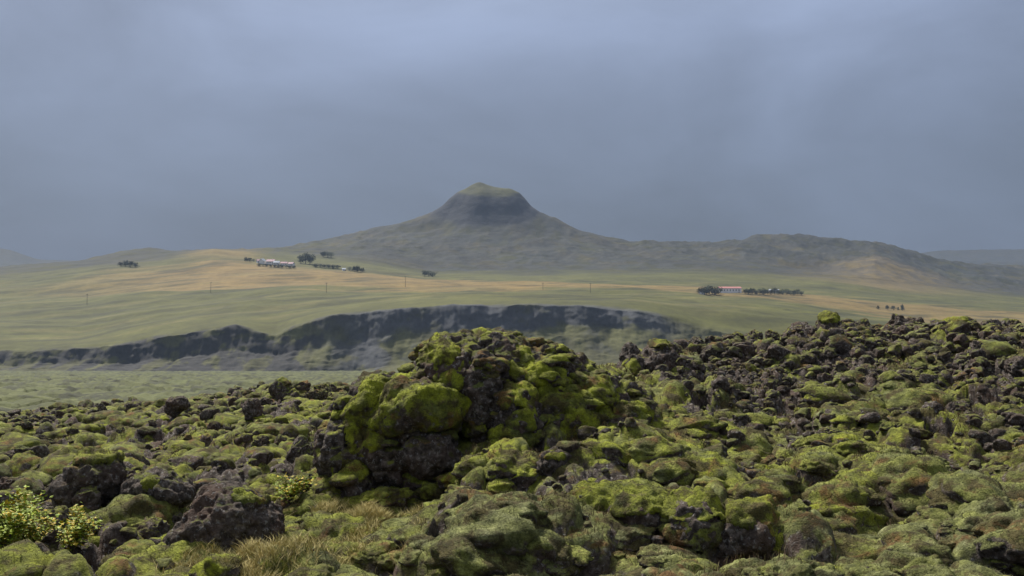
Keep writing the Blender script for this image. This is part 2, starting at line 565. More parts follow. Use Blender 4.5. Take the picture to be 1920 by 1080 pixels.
# golden fields across the plateau
bandlo = np.interp(PXc, [0, 200, 400, 700, 1000, 1300, 1600, 1920], [1500, 1420, 1350, 1290, 1270, 1290, 1230, 1180])
bandhi = np.interp(PXc, [0, 200, 400, 700, 1000, 1300, 1600, 1920], [1540, 1720, 1760, 1700, 1600, 1560, 1560, 1600])
g = sstep(0, 60, Y2 - bandlo + nbig * 130) * sstep(0, 80, bandhi - Y2 + nbig * 110)
blend(g * np.interp(PXc, [0, 150, 380, 1500, 1920], [0.15, 0.4, 0.85, 0.75, 0.7]), gold)
blend(sstep(1650, 1900, Y2) * sstep(300, 380, PXc) * sstep(520, 440, PXc) * 0.6, gold)
stripe = fbm2(X2 / 150, (Y2 - 0.30 * X2) / 30, 65, 4)
blend(sstep(0.05, 0.35, stripe) * sstep(1050, 1100, Y2) * sstep(1900, 1700, Y2) * 0.6, heath * 1.4)
blend(sstep(0.05, 0.35, -stripe) * sstep(1050, 1100, Y2) * sstep(1900, 1700, Y2) * 0.5, lc(.112, .096, .032))
blend(sstep(0.15, 0.4, nmed) * sstep(1060, 1150, Y2) * sstep(1900, 1700, Y2) * 0.35, heath)
# hills: heath and thin grass, golden spur on the right
hm = sstep(1880, 2080, Y2 + nbig * 100 + 190 * sstep(420, 250, PXc))
blend(hm * np.interp(PXc, [0, 200, 300, 440, 600, 700], [0.75, 0.85, 0.85, .4, 0.6, 0.95]), heath * 0.92)
blend(hm * sstep(0.05, 0.4, fbm2(X2 / 120, Y2 / 120, 57, 4)) * 0.45, green * 0.7)
blend(hm * sstep(0.0, 0.3, fbm2(X2 / 90, Y2 / 150, 67, 4)) * 0.45, lc(.060, .048, .018))
blend(hm * sstep(0.1, 0.35, fbm2(X2 / 150, Y2 / 90, 69, 4)) * 0.6, lc(.020, .024, .014))
spur = np.exp(-((PXc - 1665) / 135) ** 2) * sstep(1800, 1900, Y2) * sstep(2330, 2230, Y2)
blend(spur * 0.9, lc(.115, .084, .032))
blend(hm * sstep(0.12, 0.4, fbm2(X2 / 45, Y2 / 70, 59, 4, ridged=True) - 0.15) * 0.4, rockc * 1.4)
# butte: bare cliff band under a grassy cap
bh = butte(X2, Y2)
bb = bh / bh.max()
blend(sstep(0.12, 0.22, bb) * sstep(0.74, 0.66, bb + nmed * 0.08) * 0.92, rockc * 0.9)
blend(sstep(0.70, 0.76, bb) * 0.85, green * 0.8)
# cliff: rock with grassy ledges
crock = sstep(938, 946, Y2) * sstep(1052, 1036, Y2 + nmed * 14)
mid_w = sstep(560, 700, PXc) * sstep(1300, 1210, PXc)
band = sstep(1020, 1027, Y2 + nmed * 7)                                   # the bare upper band of the middle stretch
pn = fbm2(X2 / 34, Z2 / 22, 61, 5, 0.6)
blend(crock * 0.85, lc(.052, .050, .022))
blend(crock * sstep(-0.1, 0.25, fbm2(X2 / 40, Z2 / 70, 63, 4)) * 0.8, lc(.082, .082, .028))
left_w = sstep(150, 240, PXc) * sstep(600, 500, PXc) * 0.35 + 0.1
blend(crock * (1 - mid_w) * sstep(1300, 1200, PXc) * 0.95 * sstep(-0.05, 0.15, pn + left_w * 0.55 - 0.06), lc(.024, .023, .024))
blend(crock * mid_w * np.clip(band * sstep(-0.45, -0.1, pn) + (1 - band) * sstep(0.06, 0.3, pn + 0.3 * sstep(800, 680, PXc)) * (0.35 + 0.6 * sstep(800, 680, PXc)), 0, 1) * 0.9, lc(.046, .049, .060))  # haze painted in: rock tinted blue, and thinned on the talus below
cov4 = np.concatenate([cov, np.ones(cov.shape[:2] + (1,))], -1)
P2 = np.stack([X2, Yd, Z2], -1)
def far_part(name, lo, hi, mat, **t):
    r0 = max(int(np.searchsorted(rowsY, lo)) - 1, 0)
    r1 = int(np.searchsorted(rowsY, hi))
    P = P2[r0:r1 + 1].reshape(-1, 3)
    n = r1 + 1 - r0 if r1 + 1 <= len(rowsY) else len(rowsY) - r0
    me = np_mesh(name, P, grid_faces(n, NC_F), True, {'cover': cov4[r0:r1 + 1].reshape(-1, 4)})
    return tag(link(name, me, mat), **t)
far_part('cliff', 925, 1040, M_CLIFF, kind='structure')
far_part('fields', 1040, 2000, M_FIELD, kind='structure')
far_part('hills', 2000, 14000, M_HILL, kind='structure')

# ------------------------------------------------------------------ the flat lava plain below the cliff
PLAIN_Z = -5.6
na, nr = 700, 420
pa = np.linspace(-0.85, 0.85, na)
pr = np.exp(np.linspace(math.log(44), math.log(1012), nr))
A3, Y3 = np.meshgrid(pa, pr)
X3 = A3 * Y3
f1, f2, idc = worley2(X3 / 7 + 0.4 * fbm2(X3 / 5, Y3 / 5, 71, 3), Y3 / 7 + 0.4 * fbm2(X3 / 5, Y3 / 5, 72, 3), 73)
hum = (idc - 0.4) * 0.9 + 0.5 * (1 - f1)
Z3 = PLAIN_Z + hum * 2.2 + 0.9 * fbm2(X3 / 40, Y3 / 40, 75, 4) + 0.6 * fbm2(X3 / 2.2, Y3 / 2.2, 77, 3)
c3 = np.ones(Y3.shape + (3,)) * lc(.070, .076, .028)
m = sstep(0.0, 0.45, fbm2(X3 / 30, Y3 / 30, 79, 4))[..., None]
c3 = c3 * (1 - m) + lc(.075, .085, .034) * m
m = sstep(-0.02, 0.2, fbm2(X3 / 4, Y3 / 14, 81, 4, 0.65))[..., None] * 0.85
c3 = c3 * (1 - m) + lc(.032, .034, .020) * m
me = np_mesh('plain', np.stack([X3, Y3, Z3], -1).reshape(-1, 3), grid_faces(nr, na), True, {'cover': np.concatenate([c3, np.ones(Y3.shape + (1,))], -1).reshape(-1, 4)})
tag(link('plain', me, M_PLAIN), kind='structure')

# ------------------------------------------------------------------ the near lava field
GX = np.array([-600, 0, 300, 560, 640, 720, 900, 1150, 1300, 1400, 1550, 1650, 1780, 1920, 2500], float)
GR = [ # depth, height at each GX
 (2.5, [-1.75] * 15),
 (5,  [-1.75] * 15),
 (8,  [-1.62, -1.62, -1.66, -1.60, -1.60, -1.62, -1.60, -1.50, -1.48, -1.48, -1.50, -1.50, -1.50, -1.48, -1.4]),
 (12, [-1.72, -1.72, -1.75, -1.62, -1.52, -1.45, -0.98, -0.66, -0.82, -0.96, -0.96, -0.95, -0.92, -0.90, -0.8]),
 (16, [-1.80, -1.80, -1.75, -1.62, -1.55, -1.40, -0.50, -0.14, -0.24, -0.40, -0.38, -0.35, -0.30, -0.25, -0.1]),
 (21, [-1.80, -1.80, -1.72, -1.40, -1.25, -1.10, -0.60, -0.08, 0.22, 0.36, 0.58, 0.62, 0.62, 0.58, 0.7]),
 (25, [-1.80, -1.75, -1.55, -1.08, -1.00, -0.95, -0.80, -0.12, 0.40, 0.60, 0.84, 0.86, 0.86, 0.80, 0.9]),
 (30, [-1.75, -1.70, -1.25, -0.80, -0.80, -0.80, -1.00, -0.50, 0.00, 0.15, 0.30, 0.30, 0.30, 0.30, 0.3]),
 (38, [-2.00, -1.85, -1.45, -0.90, -0.80, -1.00, -1.60, -1.2, -0.9, -0.8, -0.7, -0.7, -0.7, -0.7, -0.7]),
 (50, [-3.4, -3.2, -2.8, -2.5, -2.5, -2.6, -3.0, -3.0, -3.0, -3.0, -3.0, -3.0, -3.0, -3.0, -3.0]),
 (64, [-6.4] * 15),
]
GLY = np.log(np.array([g[0] for g in GR]))
GH = np.array([g[1] for g in GR])
def macro(X, Y):
    px = PX + F * X / Y
    ly = np.log(np.clip(Y, 2.5, 63.99))
    r1 = np.clip(np.searchsorted(GLY, ly, side='right'), 1, len(GLY) - 1)
    t = (ly - GLY[r1 - 1]) / (GLY[r1] - GLY[r1 - 1])
    t = t * t * (3 - 2 * t) * 0.5 + t * 0.5
    c1 = np.clip(np.searchsorted(GX, px, side='right'), 1, len(GX) - 1)
    s = np.clip((px - GX[c1 - 1]) / (GX[c1] - GX[c1 - 1]), 0, 1)
    s = s * s * (3 - 2 * s) * 0.6 + s * 0.4
    a = GH[r1 - 1, c1 - 1] * (1 - s) + GH[r1 - 1, c1] * s
    b = GH[r1, c1 - 1] * (1 - s) + GH[r1, c1] * s
    return a * (1 - t) + b * t

def rockiness(X, Y):
    """0 thick moss ... 1 bare rubble, by place: the far crest on the right and the left field are rougher"""
    px = PX + F * X / Y
    w = np.interp(px, [0, 560, 760, 1100, 1300, 1920], [0.46, 0.46, 0.32, 0.33, 0.36, 0.38])
    w = w + sstep(10.5, 19, Y) * sstep(1080, 1300, px) * 0.30
    w = w - sstep(10.5, 8.0, Y) * 0.10
    n = fbm2(X / 1.6, Y / 2.2, 91, 5, 0.55)
    return np.clip(w + n * 0.85 - 0.06, 0, 1)

def NEARL(X, Y):
    """the moss is greenest round the big outcrop"""
    return 0.5 * np.exp(-((X - 0.9) / 2.2) ** 2 - ((Y - 11.6) / 2.2) ** 2)
DENTS = [(1390, 8.45, .34, .34), (1110, 8.3, .17, .26), (1845, 7.9, .26, .45), (800, 11.1, .40, .16), (690, 8.3, .18, .2), (1555, 10.5, .22, .25), (1730, 11.8, .3, .3), (925, 9.6, .18, .25), (1480, 9.5, .2, .3)]
def ground(X, Y):
    """height, rockiness and paleness of the moss-covered lava"""
    wx = fbm2(X / 0.9, Y / 0.9, 101, 3); wy = fbm2(X / 0.9, Y / 0.9, 105, 3)
    rk = rockiness(X, Y)
    rm = sstep(0.42, 0.62, rk)
    left = sstep(700, 500, PX + F * X / Y)
    z = macro(X, Y) + 0.14 * fbm2(X / 3.1, Y / 3.1, 107, 3) + left * 0.30 * fbm2(X / 2.3, Y / 2.8, 109, 3) * sstep(7, 11, Y)
    # metre-sized lumps, then cushions, then lobes on the cushions
    p1, i1 = domes2(X / 0.95 + wx * 0.30, Y / 1.15 + wy * 0.30, 111, 0.42, 0.8, 0.55)
    z = z + 0.46 * p1
    p2, i2 = domes2(X / 0.36 + wx * 0.45, Y / 0.44 + wy * 0.45, 113, 0.34, 0.75, 0.55)
    z = z + 0.22 * p2
    p3, i3_ = domes2(X / 0.13 + wx * 0.6, Y / 0.16 + wy * 0.6, 114, 0.40, 0.80, 0.4)
    z = z + 0.055 * p3
    # pits between lumps
    pit = sstep(0.26, 0.46, fbm2(X / 1.0 + 4, Y / 1.1, 115, 4))
    for dpx, dY, dr, dd in DENTS:
        q = ((X - (dpx - PX) / F * dY) ** 2 + (Y - dY) ** 2) / dr ** 2
        z = z - dd * np.exp(-q * q)
        pit = np.maximum(pit, np.exp(-q))
    z = z - pit * 0.46
    # clinker
    q1, i3 = domes2(X / 0.25 + wx * 0.5, Y / 0.30 + wy * 0.5, 117, 0.35, 0.8, 0.5)
    q2, i4 = domes2(X / 0.10 + wx, Y / 0.12 + wy, 119, 0.4, 0.8, 0.5)
    rough = 0.17 * q1 + 0.07 * q2
    z = z + rm * rough
    z = z + 0.014 * fbm2(X / 0.09, Y / 0.09, 121, 3) + (1 - rm) * 0.012 * (i4 - .5)
    pale = np.clip(sstep(11.5, 8.0, Y) * sstep(600, 900, PX + F * X / Y) * 0.75 + 0.9 * fbm2(X / 1.7, Y / 1.7, 123, 3) + 0.22 * sstep(600, 900, PX + F * X / Y) + 0.10 + 0.3 * sstep(24, 34, Y), 0, 1)
    cover = np.clip(0.60 - 0.50 * rm - 0.25 * pit + 0.22 * p2 + 0.15 * p1, 0, 1)
    return z, cover, pale, pit

gna, gnr = 1250, 1000
ga = np.linspace(-0.78, 0.78, gna)
gr = np.exp(np.linspace(math.log(3.0), math.log(62), gnr))
A4, Y4 = np.meshgrid(ga, gr)
X4 = A4 * Y4
Z4, C4, P4, K4 = ground(X4, Y4)
ca = np.stack([C4, P4, NEARL(X4, Y4) + 0.45 * (1 - 0.6 * P4), np.ones_like(C4)], -1)
me = np_mesh('ground', np.stack([X4, Y4, Z4], -1).reshape(-1, 3), grid_faces(gnr, gna), True, {'cover': ca.reshape(-1, 4)})
tag(link('ground', me, M_LAVA), kind='structure')
def gz(x, y):
    return float(ground(np.array([x], float), np.array([y], float))[0][0])
def far_gz(x, y):
    return float(far_z(np.array([x], float), np.array([y], float))[0])

# ------------------------------------------------------------------ outcrops grown from lumps
def voxel_body(lumps, voxel, smooth=4):
    """one closed skin round a set of ellipsoids -> (verts, faces, normals); lumps: centre, radii"""
    bm = bmesh.new()
    for c, r in lumps:
        m = Matrix.Translation(c) @ Matrix.Diagonal((r[0], r[1], r[2], 1))
        bmesh.ops.create_icosphere(bm, subdivisions=4, radius=1.0, matrix=m)
    me = bpy.data.meshes.new('tmp')
    bm.to_mesh(me); bm.free()
    o = bpy.data.objects.new('tmp', me)
    COL.objects.link(o)
    md = o.modifiers.new('r', 'REMESH'); md.mode = 'VOXEL'; md.voxel_size = voxel
    if smooth:
        ms = o.modifiers.new('s', 'SMOOTH'); ms.factor = 0.5; ms.iterations = smooth
    dg = bpy.context.evaluated_depsgraph_get()
    ev = o.evaluated_get(dg).to_mesh()
    v = np.empty(len(ev.vertices) * 3, np.float32); ev.vertices.foreach_get('co', v); v = v.reshape(-1, 3)
    n = np.empty(len(ev.vertices) * 3, np.float32); ev.vertices.foreach_get('normal', n); n = n.reshape(-1, 3)
    k = len(ev.polygons[0].vertices)
    f = np.empty(len(ev.loops), np.int32); ev.loops.foreach_get('vertex_index', f)
    f = f.reshape(-1, k)
    o.to_mesh_clear() if False else None
    bpy.data.objects.remove(o); bpy.data.meshes.remove(me)
    return v.astype(float), f, n.astype(float)

def rough_rock(v, n, s=1.0, seed=0, amp=1.0):
    f1, f2 = worley3(v / (0.34 * s) + 0.5 * fbm3(v / (0.3 * s), seed + 3, 2)[:, None], seed)
    f1b, f2b = worley3(v / (0.12 * s), seed + 1)
    d = 0.17 * s * (f1 - 0.5) + 0.11 * s * (f1b - 0.5) + 0.20 * s * fbm3(v / (0.55 * s), seed + 5, 4) + 0.07 * s * fbm3(v / (0.2 * s), seed + 15, 3, ridged=True)
    d = d + 0.02 * s * fbm3(v / (0.05 * s), seed + 9, 2)
    return v + n * (d * amp)[:, None]

def moss_pad(name, body, pads, thick, parent, seed=0, loc=None, mat=None, lush=0.9):
    """a cushion of moss lying on the body wherever one of the pads (centre, radii) reaches it"""
    v, f, n = body
    m = np.full(len(v), -9.0)
    for c, r in pads:
        d = (v - np.array(c)) / np.array(r)
        m = np.maximum(m, 1 - (d * d).sum(1))
    m = m + 0.12 + 0.8 * fbm3(v / 0.24, seed + 2, 5, 0.6)
    keep = (m[f] > -0.12).all(1)
    if keep.sum() < 8:
        return None
    ff = f[keep]
    used, inv = np.unique(ff.ravel(), return_inverse=True)
    ff = inv.reshape(ff.shape)
    vv, nn, mm = v[used], n[used], m[used]
    lob = fbm3(vv * np.array([1, 1, 0.6]) / 0.20, seed + 4, 3)
    h = np.where(mm > 0, np.sqrt(np.clip(mm, 0, 1)) * thick * (1.0 + 0.55 * lob), mm * 0.7)
    wf, _ = worley3(vv * np.array([1, 1, 0.75]) / 0.15 + 0.6 * fbm3(vv / 0.15, seed + 7, 2)[:, None], seed + 8)
    h = h + 0.075 * (0.45 - wf) * np.clip(mm * 3, 0, 1)
    h = h + (0.16 * fbm3(vv / 0.36, seed + 11, 3) + 0.05 * fbm3(vv / 0.09, seed + 12, 3)) * np.clip(mm * 2, 0, 1)
    h = h + 0.014 * fbm3(vv * np.array([1, 1, 0.45]) / 0.035, seed + 6, 2) + 0.03
    vv = vv + nn * h[:, None] - np.array([0, 0, 0.25]) * (np.clip(mm, 0, 1) * (1 - np.clip(nn[:, 2:3], 0, 1))[:, 0] * thick)[:, None]
    if loc is not None:
        vv = vv - np.array(loc)
    me = np_mesh(name, vv, ff, True, {'cover': np.tile(np.array([[0.98, 0.0, lush, 1]]), (len(vv), 1))})
    return link(name, me, mat or M_LAVA, parent)

def cushion_shape(seed, sub):
    bm = bmesh.new()
    bmesh.ops.create_icosphere(bm, subdivisions=sub, radius=1.0)
    v = np.array([x.co[:] for x in bm.verts]); f = np.array([[x.index for x in q.verts] for q in bm.faces])
    bm.free()
    n = v.copy()
    o = seed * 5.3
    d = 0.30 * fbm3(v * 0.9 + o, seed, 2)
    w, w2 = worley3(v * 1.7 + o + 0.3 * fbm3(v * 2 + o, seed + 1, 2)[:, None], seed + 2)
    d = d + 0.42 * (0.50 - w)
    d = d + 0.09 * fbm3(v * np.array([4, 4, 2.5]) + o, seed + 3, 3) + 0.03 * fbm3(v * 14 + o, seed + 4, 2)
    v = v + n * d[:, None]
    keep = (v[f][:, :, 2].max(1) > -0.55)
    f = f[keep]
    u, inv = np.unique(f.ravel(), return_inverse=True)
    return v[u], inv.reshape(f.shape)
CUSH4 = [cushion_shape(i + 1, 4) for i in range(9)]
CUSH3 = [cushion_shape(i + 1, 3) for i in range(9)]
def strew(name, shapes, spots, mat, warp=0.0, **t):
    """spots: x, y, z, r, flatness, colour -> one mesh"""
    VV, FF, CC, base = [], [], [], 0
    for (x, y, z, r, fl, c) in spots:
        v, f = random.choice(shapes if y < 13 or len(shapes) == 8 else CUSH3)
        a = random.uniform(0, 6.283); ca_, sa_ = math.cos(a), math.sin(a)
        ex = random.uniform(0.8, 1.35)
        q = v * np.array([r * ex, r / ex ** 0.5, r * fl])
        tx = random.uniform(-.25, .25)
        q = np.stack([q[:, 0] * ca_ - q[:, 1] * sa_, q[:, 0] * sa_ + q[:, 1] * ca_, q[:, 2] + tx * q[:, 0]], 1) + np.array([x, y, z])
        if warp: q = q + warp * r ** 0.5 * np.stack([fbm3(q / 0.16 + 7.0 * a_, 150 + a_, 3) for a_ in range(3)], 1) * np.array([1, 1, .8])
        VV.append(q); FF.append(f + base); base += len(v)
        CC.append(np.tile(np.array([[*c, 1.0]]), (len(v), 1)))
    me = np_mesh(name, np.concatenate(VV), np.concatenate(FF), True, {'cover': np.concatenate(CC)})
    return tag(link(name, me, mat), **t)

def E(px, py, Y, rx, ry, rz):
    c = at(px, py, Y)
    return ((c.x, c.y, c.z), (rx, ry, rz))

def outcrop(name, label, cat, lumps, pads, voxel, s, seed, bias, amp=1.0, thick=0.07, tufts=0, lush=0.6):
    body = voxel_body([(Vector(c), r) for c, r in lumps], voxel)
    v, f, n = body
    zs = v[:, 2].min()
    cx, cy = v[:, 0].mean(), v[:, 1].mean()
    root = empty(name, (cx, cy, zs))
    tag(root, label, cat)
    w = rough_rock(v, n, s, seed, amp)
    me = np_mesh('rock_body', w - np.array([cx, cy, zs]), f, True, {'cover': np.tile(np.array([[0.45, 0.05, 0, 1]]), (len(v), 1))})
    b = link('rock_body', me, M_LAVA, root)
    b['moss_bias'] = bias
    if tufts:
        sel = np.where((n[:, 2] > 0.05) & (n[:, 1] < 0.6))[0]
        sel = np.random.default_rng(seed).choice(sel, tufts)
        sel = sel[fbm3(v[sel] / 0.5, seed + 40, 3) > -0.12]
        sp_ = [(*(v[q] - np.array([cx, cy, zs])), random.uniform(.05, .17), random.uniform(.45, .7), (random.uniform(.75, 1), random.random() ** 3 * .6, random.random())) for q in sel]
        o = strew('moss_tuft', CUSH3, sp_, M_LAVA, 0.10)
        o.parent = root; o['kind'] = 'stuff'
    for i, p in enumerate(pads):
        moss_pad('moss_cushion', body, p, thick * random.uniform(.8, 1.2), root, seed + 10 * i, (cx, cy, zs), lush=lush)
    return root

# the big outcrop in the middle
outcrop('lava_outcrop', 'large domed lava outcrop with lime moss cushions and dark rock rib, centre foreground', 'rock outcrop',
    [E(920, 740, 13.1, 0.95, 1.0, 0.80), E(860, 720, 12.9, 0.62, 0.9, 0.62), E(1010, 720, 13.1, 0.70, 0.9, 0.50), E(1085, 745, 13.2, 0.55, 0.9, 0.36), E(770, 790, 12.4, 0.50, 0.75, 0.50),
     E(735, 850, 12.3, 0.44, 0.6, 0.55), E(1050, 790, 12.8, 0.75, 0.8, 0.50), E(850, 900, 12.5, 0.95, 0.7, 0.50), E(1010, 880, 12.6, 0.95, 0.8, 0.50), E(665, 905, 12.0, 0.26, 0.4, 0.28),
     E(905, 745, 12.15, 0.22, 0.30, 0.55), E(800, 850, 11.9, 0.34, 0.35, 0.28), E(800, 770, 12.0, 0.40, 0.4, 0.30), E(960, 790, 12.1, 0.3, 0.4, 0.4), E(1140, 790, 13.2, 0.62, 0.9, 0.50), E(1150, 850, 12.7, 0.8, 0.9, 0.36), E(700, 770, 12.5, .36, .6, .42), E(650, 850, 12.3, .3, .6, .5)],
    [[E(820, 668, 12.1, 0.27, 0.6, 0.22), E(845, 690, 12.1, 0.16, 0.5, 0.14)], [E(800, 632, 12.5, 0.20, 0.6, 0.10)], [E(975, 675, 12.2, 0.20, 0.6, 0.20), E(1010, 705, 12.2, 0.34, 0.6, 0.14)], [E(975, 630, 12.4, 0.13, 0.6, 0.11)],
     [E(1150, 800, 12.5, 0.6, 0.9, 0.3), E(1200, 860, 12.2, 0.5, 0.9, 0.2)], [E(735, 735, 12.0, 0.40, 0.9, 0.36), E(690, 800, 12.0, 0.26, 0.7, 0.40), E(750, 770, 12.0, 0.3, 0.8, 0.3), E(815, 765, 11.9, 0.42, 0.6, 0.24), E(875, 800, 11.9, 0.22, 0.5, 0.13)], [E(848, 715, 12.1, 0.20, 0.5, 0.13)],
     [E(655, 885, 11.8, 0.20, 0.4, 0.16)], [E(1030, 745, 12.3, 0.55, 0.8, 0.24), E(1120, 740, 12.4, 0.3, 0.7, 0.2)], [E(950, 745, 12.1, 0.11, 0.5, 0.20), E(975, 790, 12.1, 0.2, 0.5, 0.2)],
     [E(1080, 812, 12.1, 0.55, 0.8, 0.26)], [E(960, 835, 12.0, 0.34, 0.8, 0.26)], [E(870, 905, 11.9, 0.5, 0.6, 0.16), E(740, 925, 11.9, 0.4, 0.6, 0.1)], [E(905, 632, 12.5, 0.09, 0.5, 0.07)]],
    0.024, 0.8, 3, -0.02, amp=0.9, thick=0.065, tufts=300, lush=0.9)

# mossy ledge with a dark hollow, lower right of the middle
outcrop('lava_ledge', 'low lava ledge with dark hollow under its mossy lip, foreground right of centre', 'rock outcrop',
    [E(1300, 985, 8.95, 0.30, 0.35, 0.22), E(1395, 1005, 8.9, 0.30, 0.32, 0.22), E(1350, 1040, 9.0, 0.45, 0.32, 0.22), E(1210, 960, 9.3, 0.42, 0.45, 0.17), E(1120, 950, 9.5, 0.3, 0.4, 0.14), E(1450, 1030, 8.85, 0.16, 0.25, 0.2)],
    [[E(1290, 950, 8.9, 0.30, 0.45, 0.12), E(1190, 935, 9.2, 0.45, 0.5, 0.14), E(1110, 935, 9.3, .3, .5, .1), E(1400, 965, 8.9, 0.30, 0.45, 0.11), E(1460, 1005, 8.8, 0.16, 0.4, 0.13)]],
    0.018, 0.5, 21, -0.45, thick=0.05)
outcrop('lava_boulder', 'small dark hollowed rock in the moss just right of the big outcrop\'s foot', 'rock',
    [E(1035, 880, 10.6, 0.18, 0.25, 0.16), E(1085, 895, 10.6, 0.16, 0.25, 0.14), E(1055, 905, 10.7, 0.26, 0.3, 0.12)],
    [[E(1040, 858, 10.5, 0.15, 0.25, 0.06)]], 0.017, 0.5, 27, -0.5)
outcrop('lava_boulder', 'brown lava rock half buried in moss at the middle of the right slope', 'rock',
    [E(1585, 905, 11.2, 0.30, 0.3, 0.16), E(1540, 890, 11.3, 0.2, 0.3, 0.12), E(1630, 900, 11.4, 0.22, 0.3, 0.12)],
    [[E(1600, 875, 11.2, 0.26, 0.3, 0.07)]], 0.02, 0.55, 29, -0.4)
# the dark boulder on the left
outcrop('lava_boulder', 'big rounded black lava boulder at lower left with thin moss on its back', 'rock',
    [E(430, 980, 9.2, 0.33, 0.4, 0.30), E(385, 1005, 9.1, 0.26, 0.35, 0.24), E(468, 990, 9.3, 0.24, 0.4, 0.27), E(360, 1020, 9.0, 0.2, 0.25, 0.18)],
    [[E(480, 930, 9.3, 0.2, 0.4, 0.10)]], 0.018, 0.6, 33, -0.33, amp=0.9, thick=0.045)
outcrop('lava_boulder', 'knobbly dark lava boulder with mossy crown behind the yellow shrubs at left', 'rock',
    [E(185, 900, 11.5, 0.32, 0.4, 0.26), E(150, 925, 11.4, 0.25, 0.3, 0.2), E(225, 920, 11.6, 0.25, 0.3, 0.2)],
    [[E(180, 865, 11.5, 0.26, 0.3, 0.08)]], 0.02, 0.6, 37, -0.12)
outcrop('lava_boulder', 'low brown lava rock right of the knobbly boulder on the left, moss on one corner', 'rock',
    [E(290, 915, 11.3, 0.28, 0.3, 0.15), E(325, 925, 11.2, 0.18, 0.25, 0.12)],
    [[E(285, 910, 11.1, 0.1, 0.2, 0.08)]], 0.02, 0.6, 39, -0.2)
# crest rocks on the right
outcrop('lava_outcrop', 'dark cracked lava knob with lime moss at left end of the right ridge', 'rock outcrop',
    [E(1235, 690, 18.0, 0.38, 0.5, 0.40), E(1190, 700, 18.0, 0.3, 0.4, 0.34), E(1280, 705, 18.0, 0.3, 0.4, 0.3), E(1180, 665, 18.1, 0.14, 0.2, 0.16), E(1300, 720, 17.9, 0.3, 0.3, 0.2)],
    [[E(1185, 690, 17.7, 0.14, 0.3, 0.15)], [E(1240, 650, 18.0, 0.24, 0.5, 0.08)], [E(1315, 708, 17.8, 0.22, 0.3, 0.12)]], 0.03, 0.8, 41, -0.35)
outcrop('lava_boulder', 'upright mossy lava pinnacle, highest point of the right-hand ridge', 'rock',
    [E(1558, 615, 22.5, 0.24, 0.3, 0.24), E(1580, 622, 22.5, 0.22, 0.3, 0.18), E(1552, 604, 22.5, 0.13, 0.2, 0.14)],
    [[E(1555, 598, 22.4, 0.2, 0.4, 0.14)]], 0.03, 0.8, 43, 0.0)
outcrop('lava_boulder', 'round lava boulder capped with bright green moss near right end of the ridge crest', 'rock',
    [E(1790, 622, 23.0, 0.40, 0.4, 0.24), E(1770, 630, 22.9, 0.3, 0.3, 0.18)],
    [[E(1795, 604, 22.9, 0.32, 0.5, 0.12)]], 0.03, 0.8, 45, -0.15)
outcrop('lava_boulder', 'blocky brown lava boulder just left of the mossy pinnacle on the right ridge', 'rock',
    [E(1505, 630, 22.3, 0.22, 0.3, 0.2), E(1525, 640, 22.2, 0.26, 0.3, 0.2)], [], 0.03, 0.8, 47, -0.3)
# crest rocks on the left
outcrop('lava_boulder', 'dark round lava rock standing on a pale grey slab on the left crest', 'rock',
    [E(333, 757, 26.0, 0.24, 0.25, 0.17), E(325, 765, 26.0, 0.2, 0.2, 0.14)], [], 0.03, 0.7, 51, -0.35)
outcrop('lava_boulder', 'mossy twin-headed lava rock rising highest on the left crest', 'rock',
    [E(530, 732, 28.0, 0.3, 0.3, 0.24), E(565, 728, 28.2, 0.22, 0.25, 0.18), E(548, 745, 28, 0.5, 0.4, 0.2)], [[E(528, 718, 27.8, 0.25, 0.4, 0.1)]], 0.03, 0.8, 53, 0.1)

# ------------------------------------------------------------------ loose lava rocks
def rock_mesh(seed, sub=5):
    bm = bmesh.new()
    bmesh.ops.create_icosphere(bm, subdivisions=sub, radius=1.0)
    v = np.array([x.co[:] for x in bm.verts]); f = np.array([[x.index for x in q.verts] for q in bm.faces])
    bm.free()
    n = v.copy()
    o = seed * 3.7
    v = v * np.array([1.0, 0.85 + 0.3 * (seed % 3) / 2, 0.62 + 0.12 * (seed % 4)])
    r = 1 + 0.38 * fbm3(v * 0.9 + o, seed, 3)
    v = v * r[:, None]
    gg = np.random.default_rng(seed + 900)
    for _ in range(11):
        q = gg.normal(0, 1, 3); q /= np.linalg.norm(q)
        v = v - np.maximum(0, v @ q - gg.uniform(.45, .85))[:, None] * q
    f1, f2 = worley3(v * 2.0 + o, seed + 2)
    f1b, _ = worley3(v * 5.2 + o, seed + 3)
    d = 0.26 * (f1 - 0.5) + 0.20 * (f1b - 0.5) + 0.20 * fbm3(v * 2.6 + o, seed + 4, 4, ridged=True) 
    v = v + n * d[:, None]
    return np_mesh('lava_rock', v, f, True, {'cover': np.tile(np.array([[0.5, 0.1, 0, 1]]), (len(v), 1))})
ROCKS = [rock_mesh(i + 1, 5) for i in range(10)]
for mshr in ROCKS:
    mshr.materials.append(M_LAVA)
placed = []
def put_rock(x, y, size, bias, label, group, sink=0.35, cat='rock', name='lava_rock'):
    o = bpy.data.objects.new(name, random.choice(ROCKS))
    o.location = (x, y, gz(x, y) + size * (0.55 - sink))
    o.rotation_euler = (random.uniform(-.35, .35), random.uniform(-.35, .35), random.uniform(0, 6.28))
    s = size * random.uniform(.85, 1.15)
    o.scale = (s, s * random.uniform(.8, 1.1), s * random.uniform(.75, 1.15))
    o['moss_bias'] = bias
    COL.objects.link(o)
    tag(o, label, cat, group)
    placed.append((x, y, size))
    return o
def free(x, y, size):
    return all((x - a) ** 2 + (y - b) ** 2 > (0.8 * (size + s)) ** 2 for a, b, s in placed)
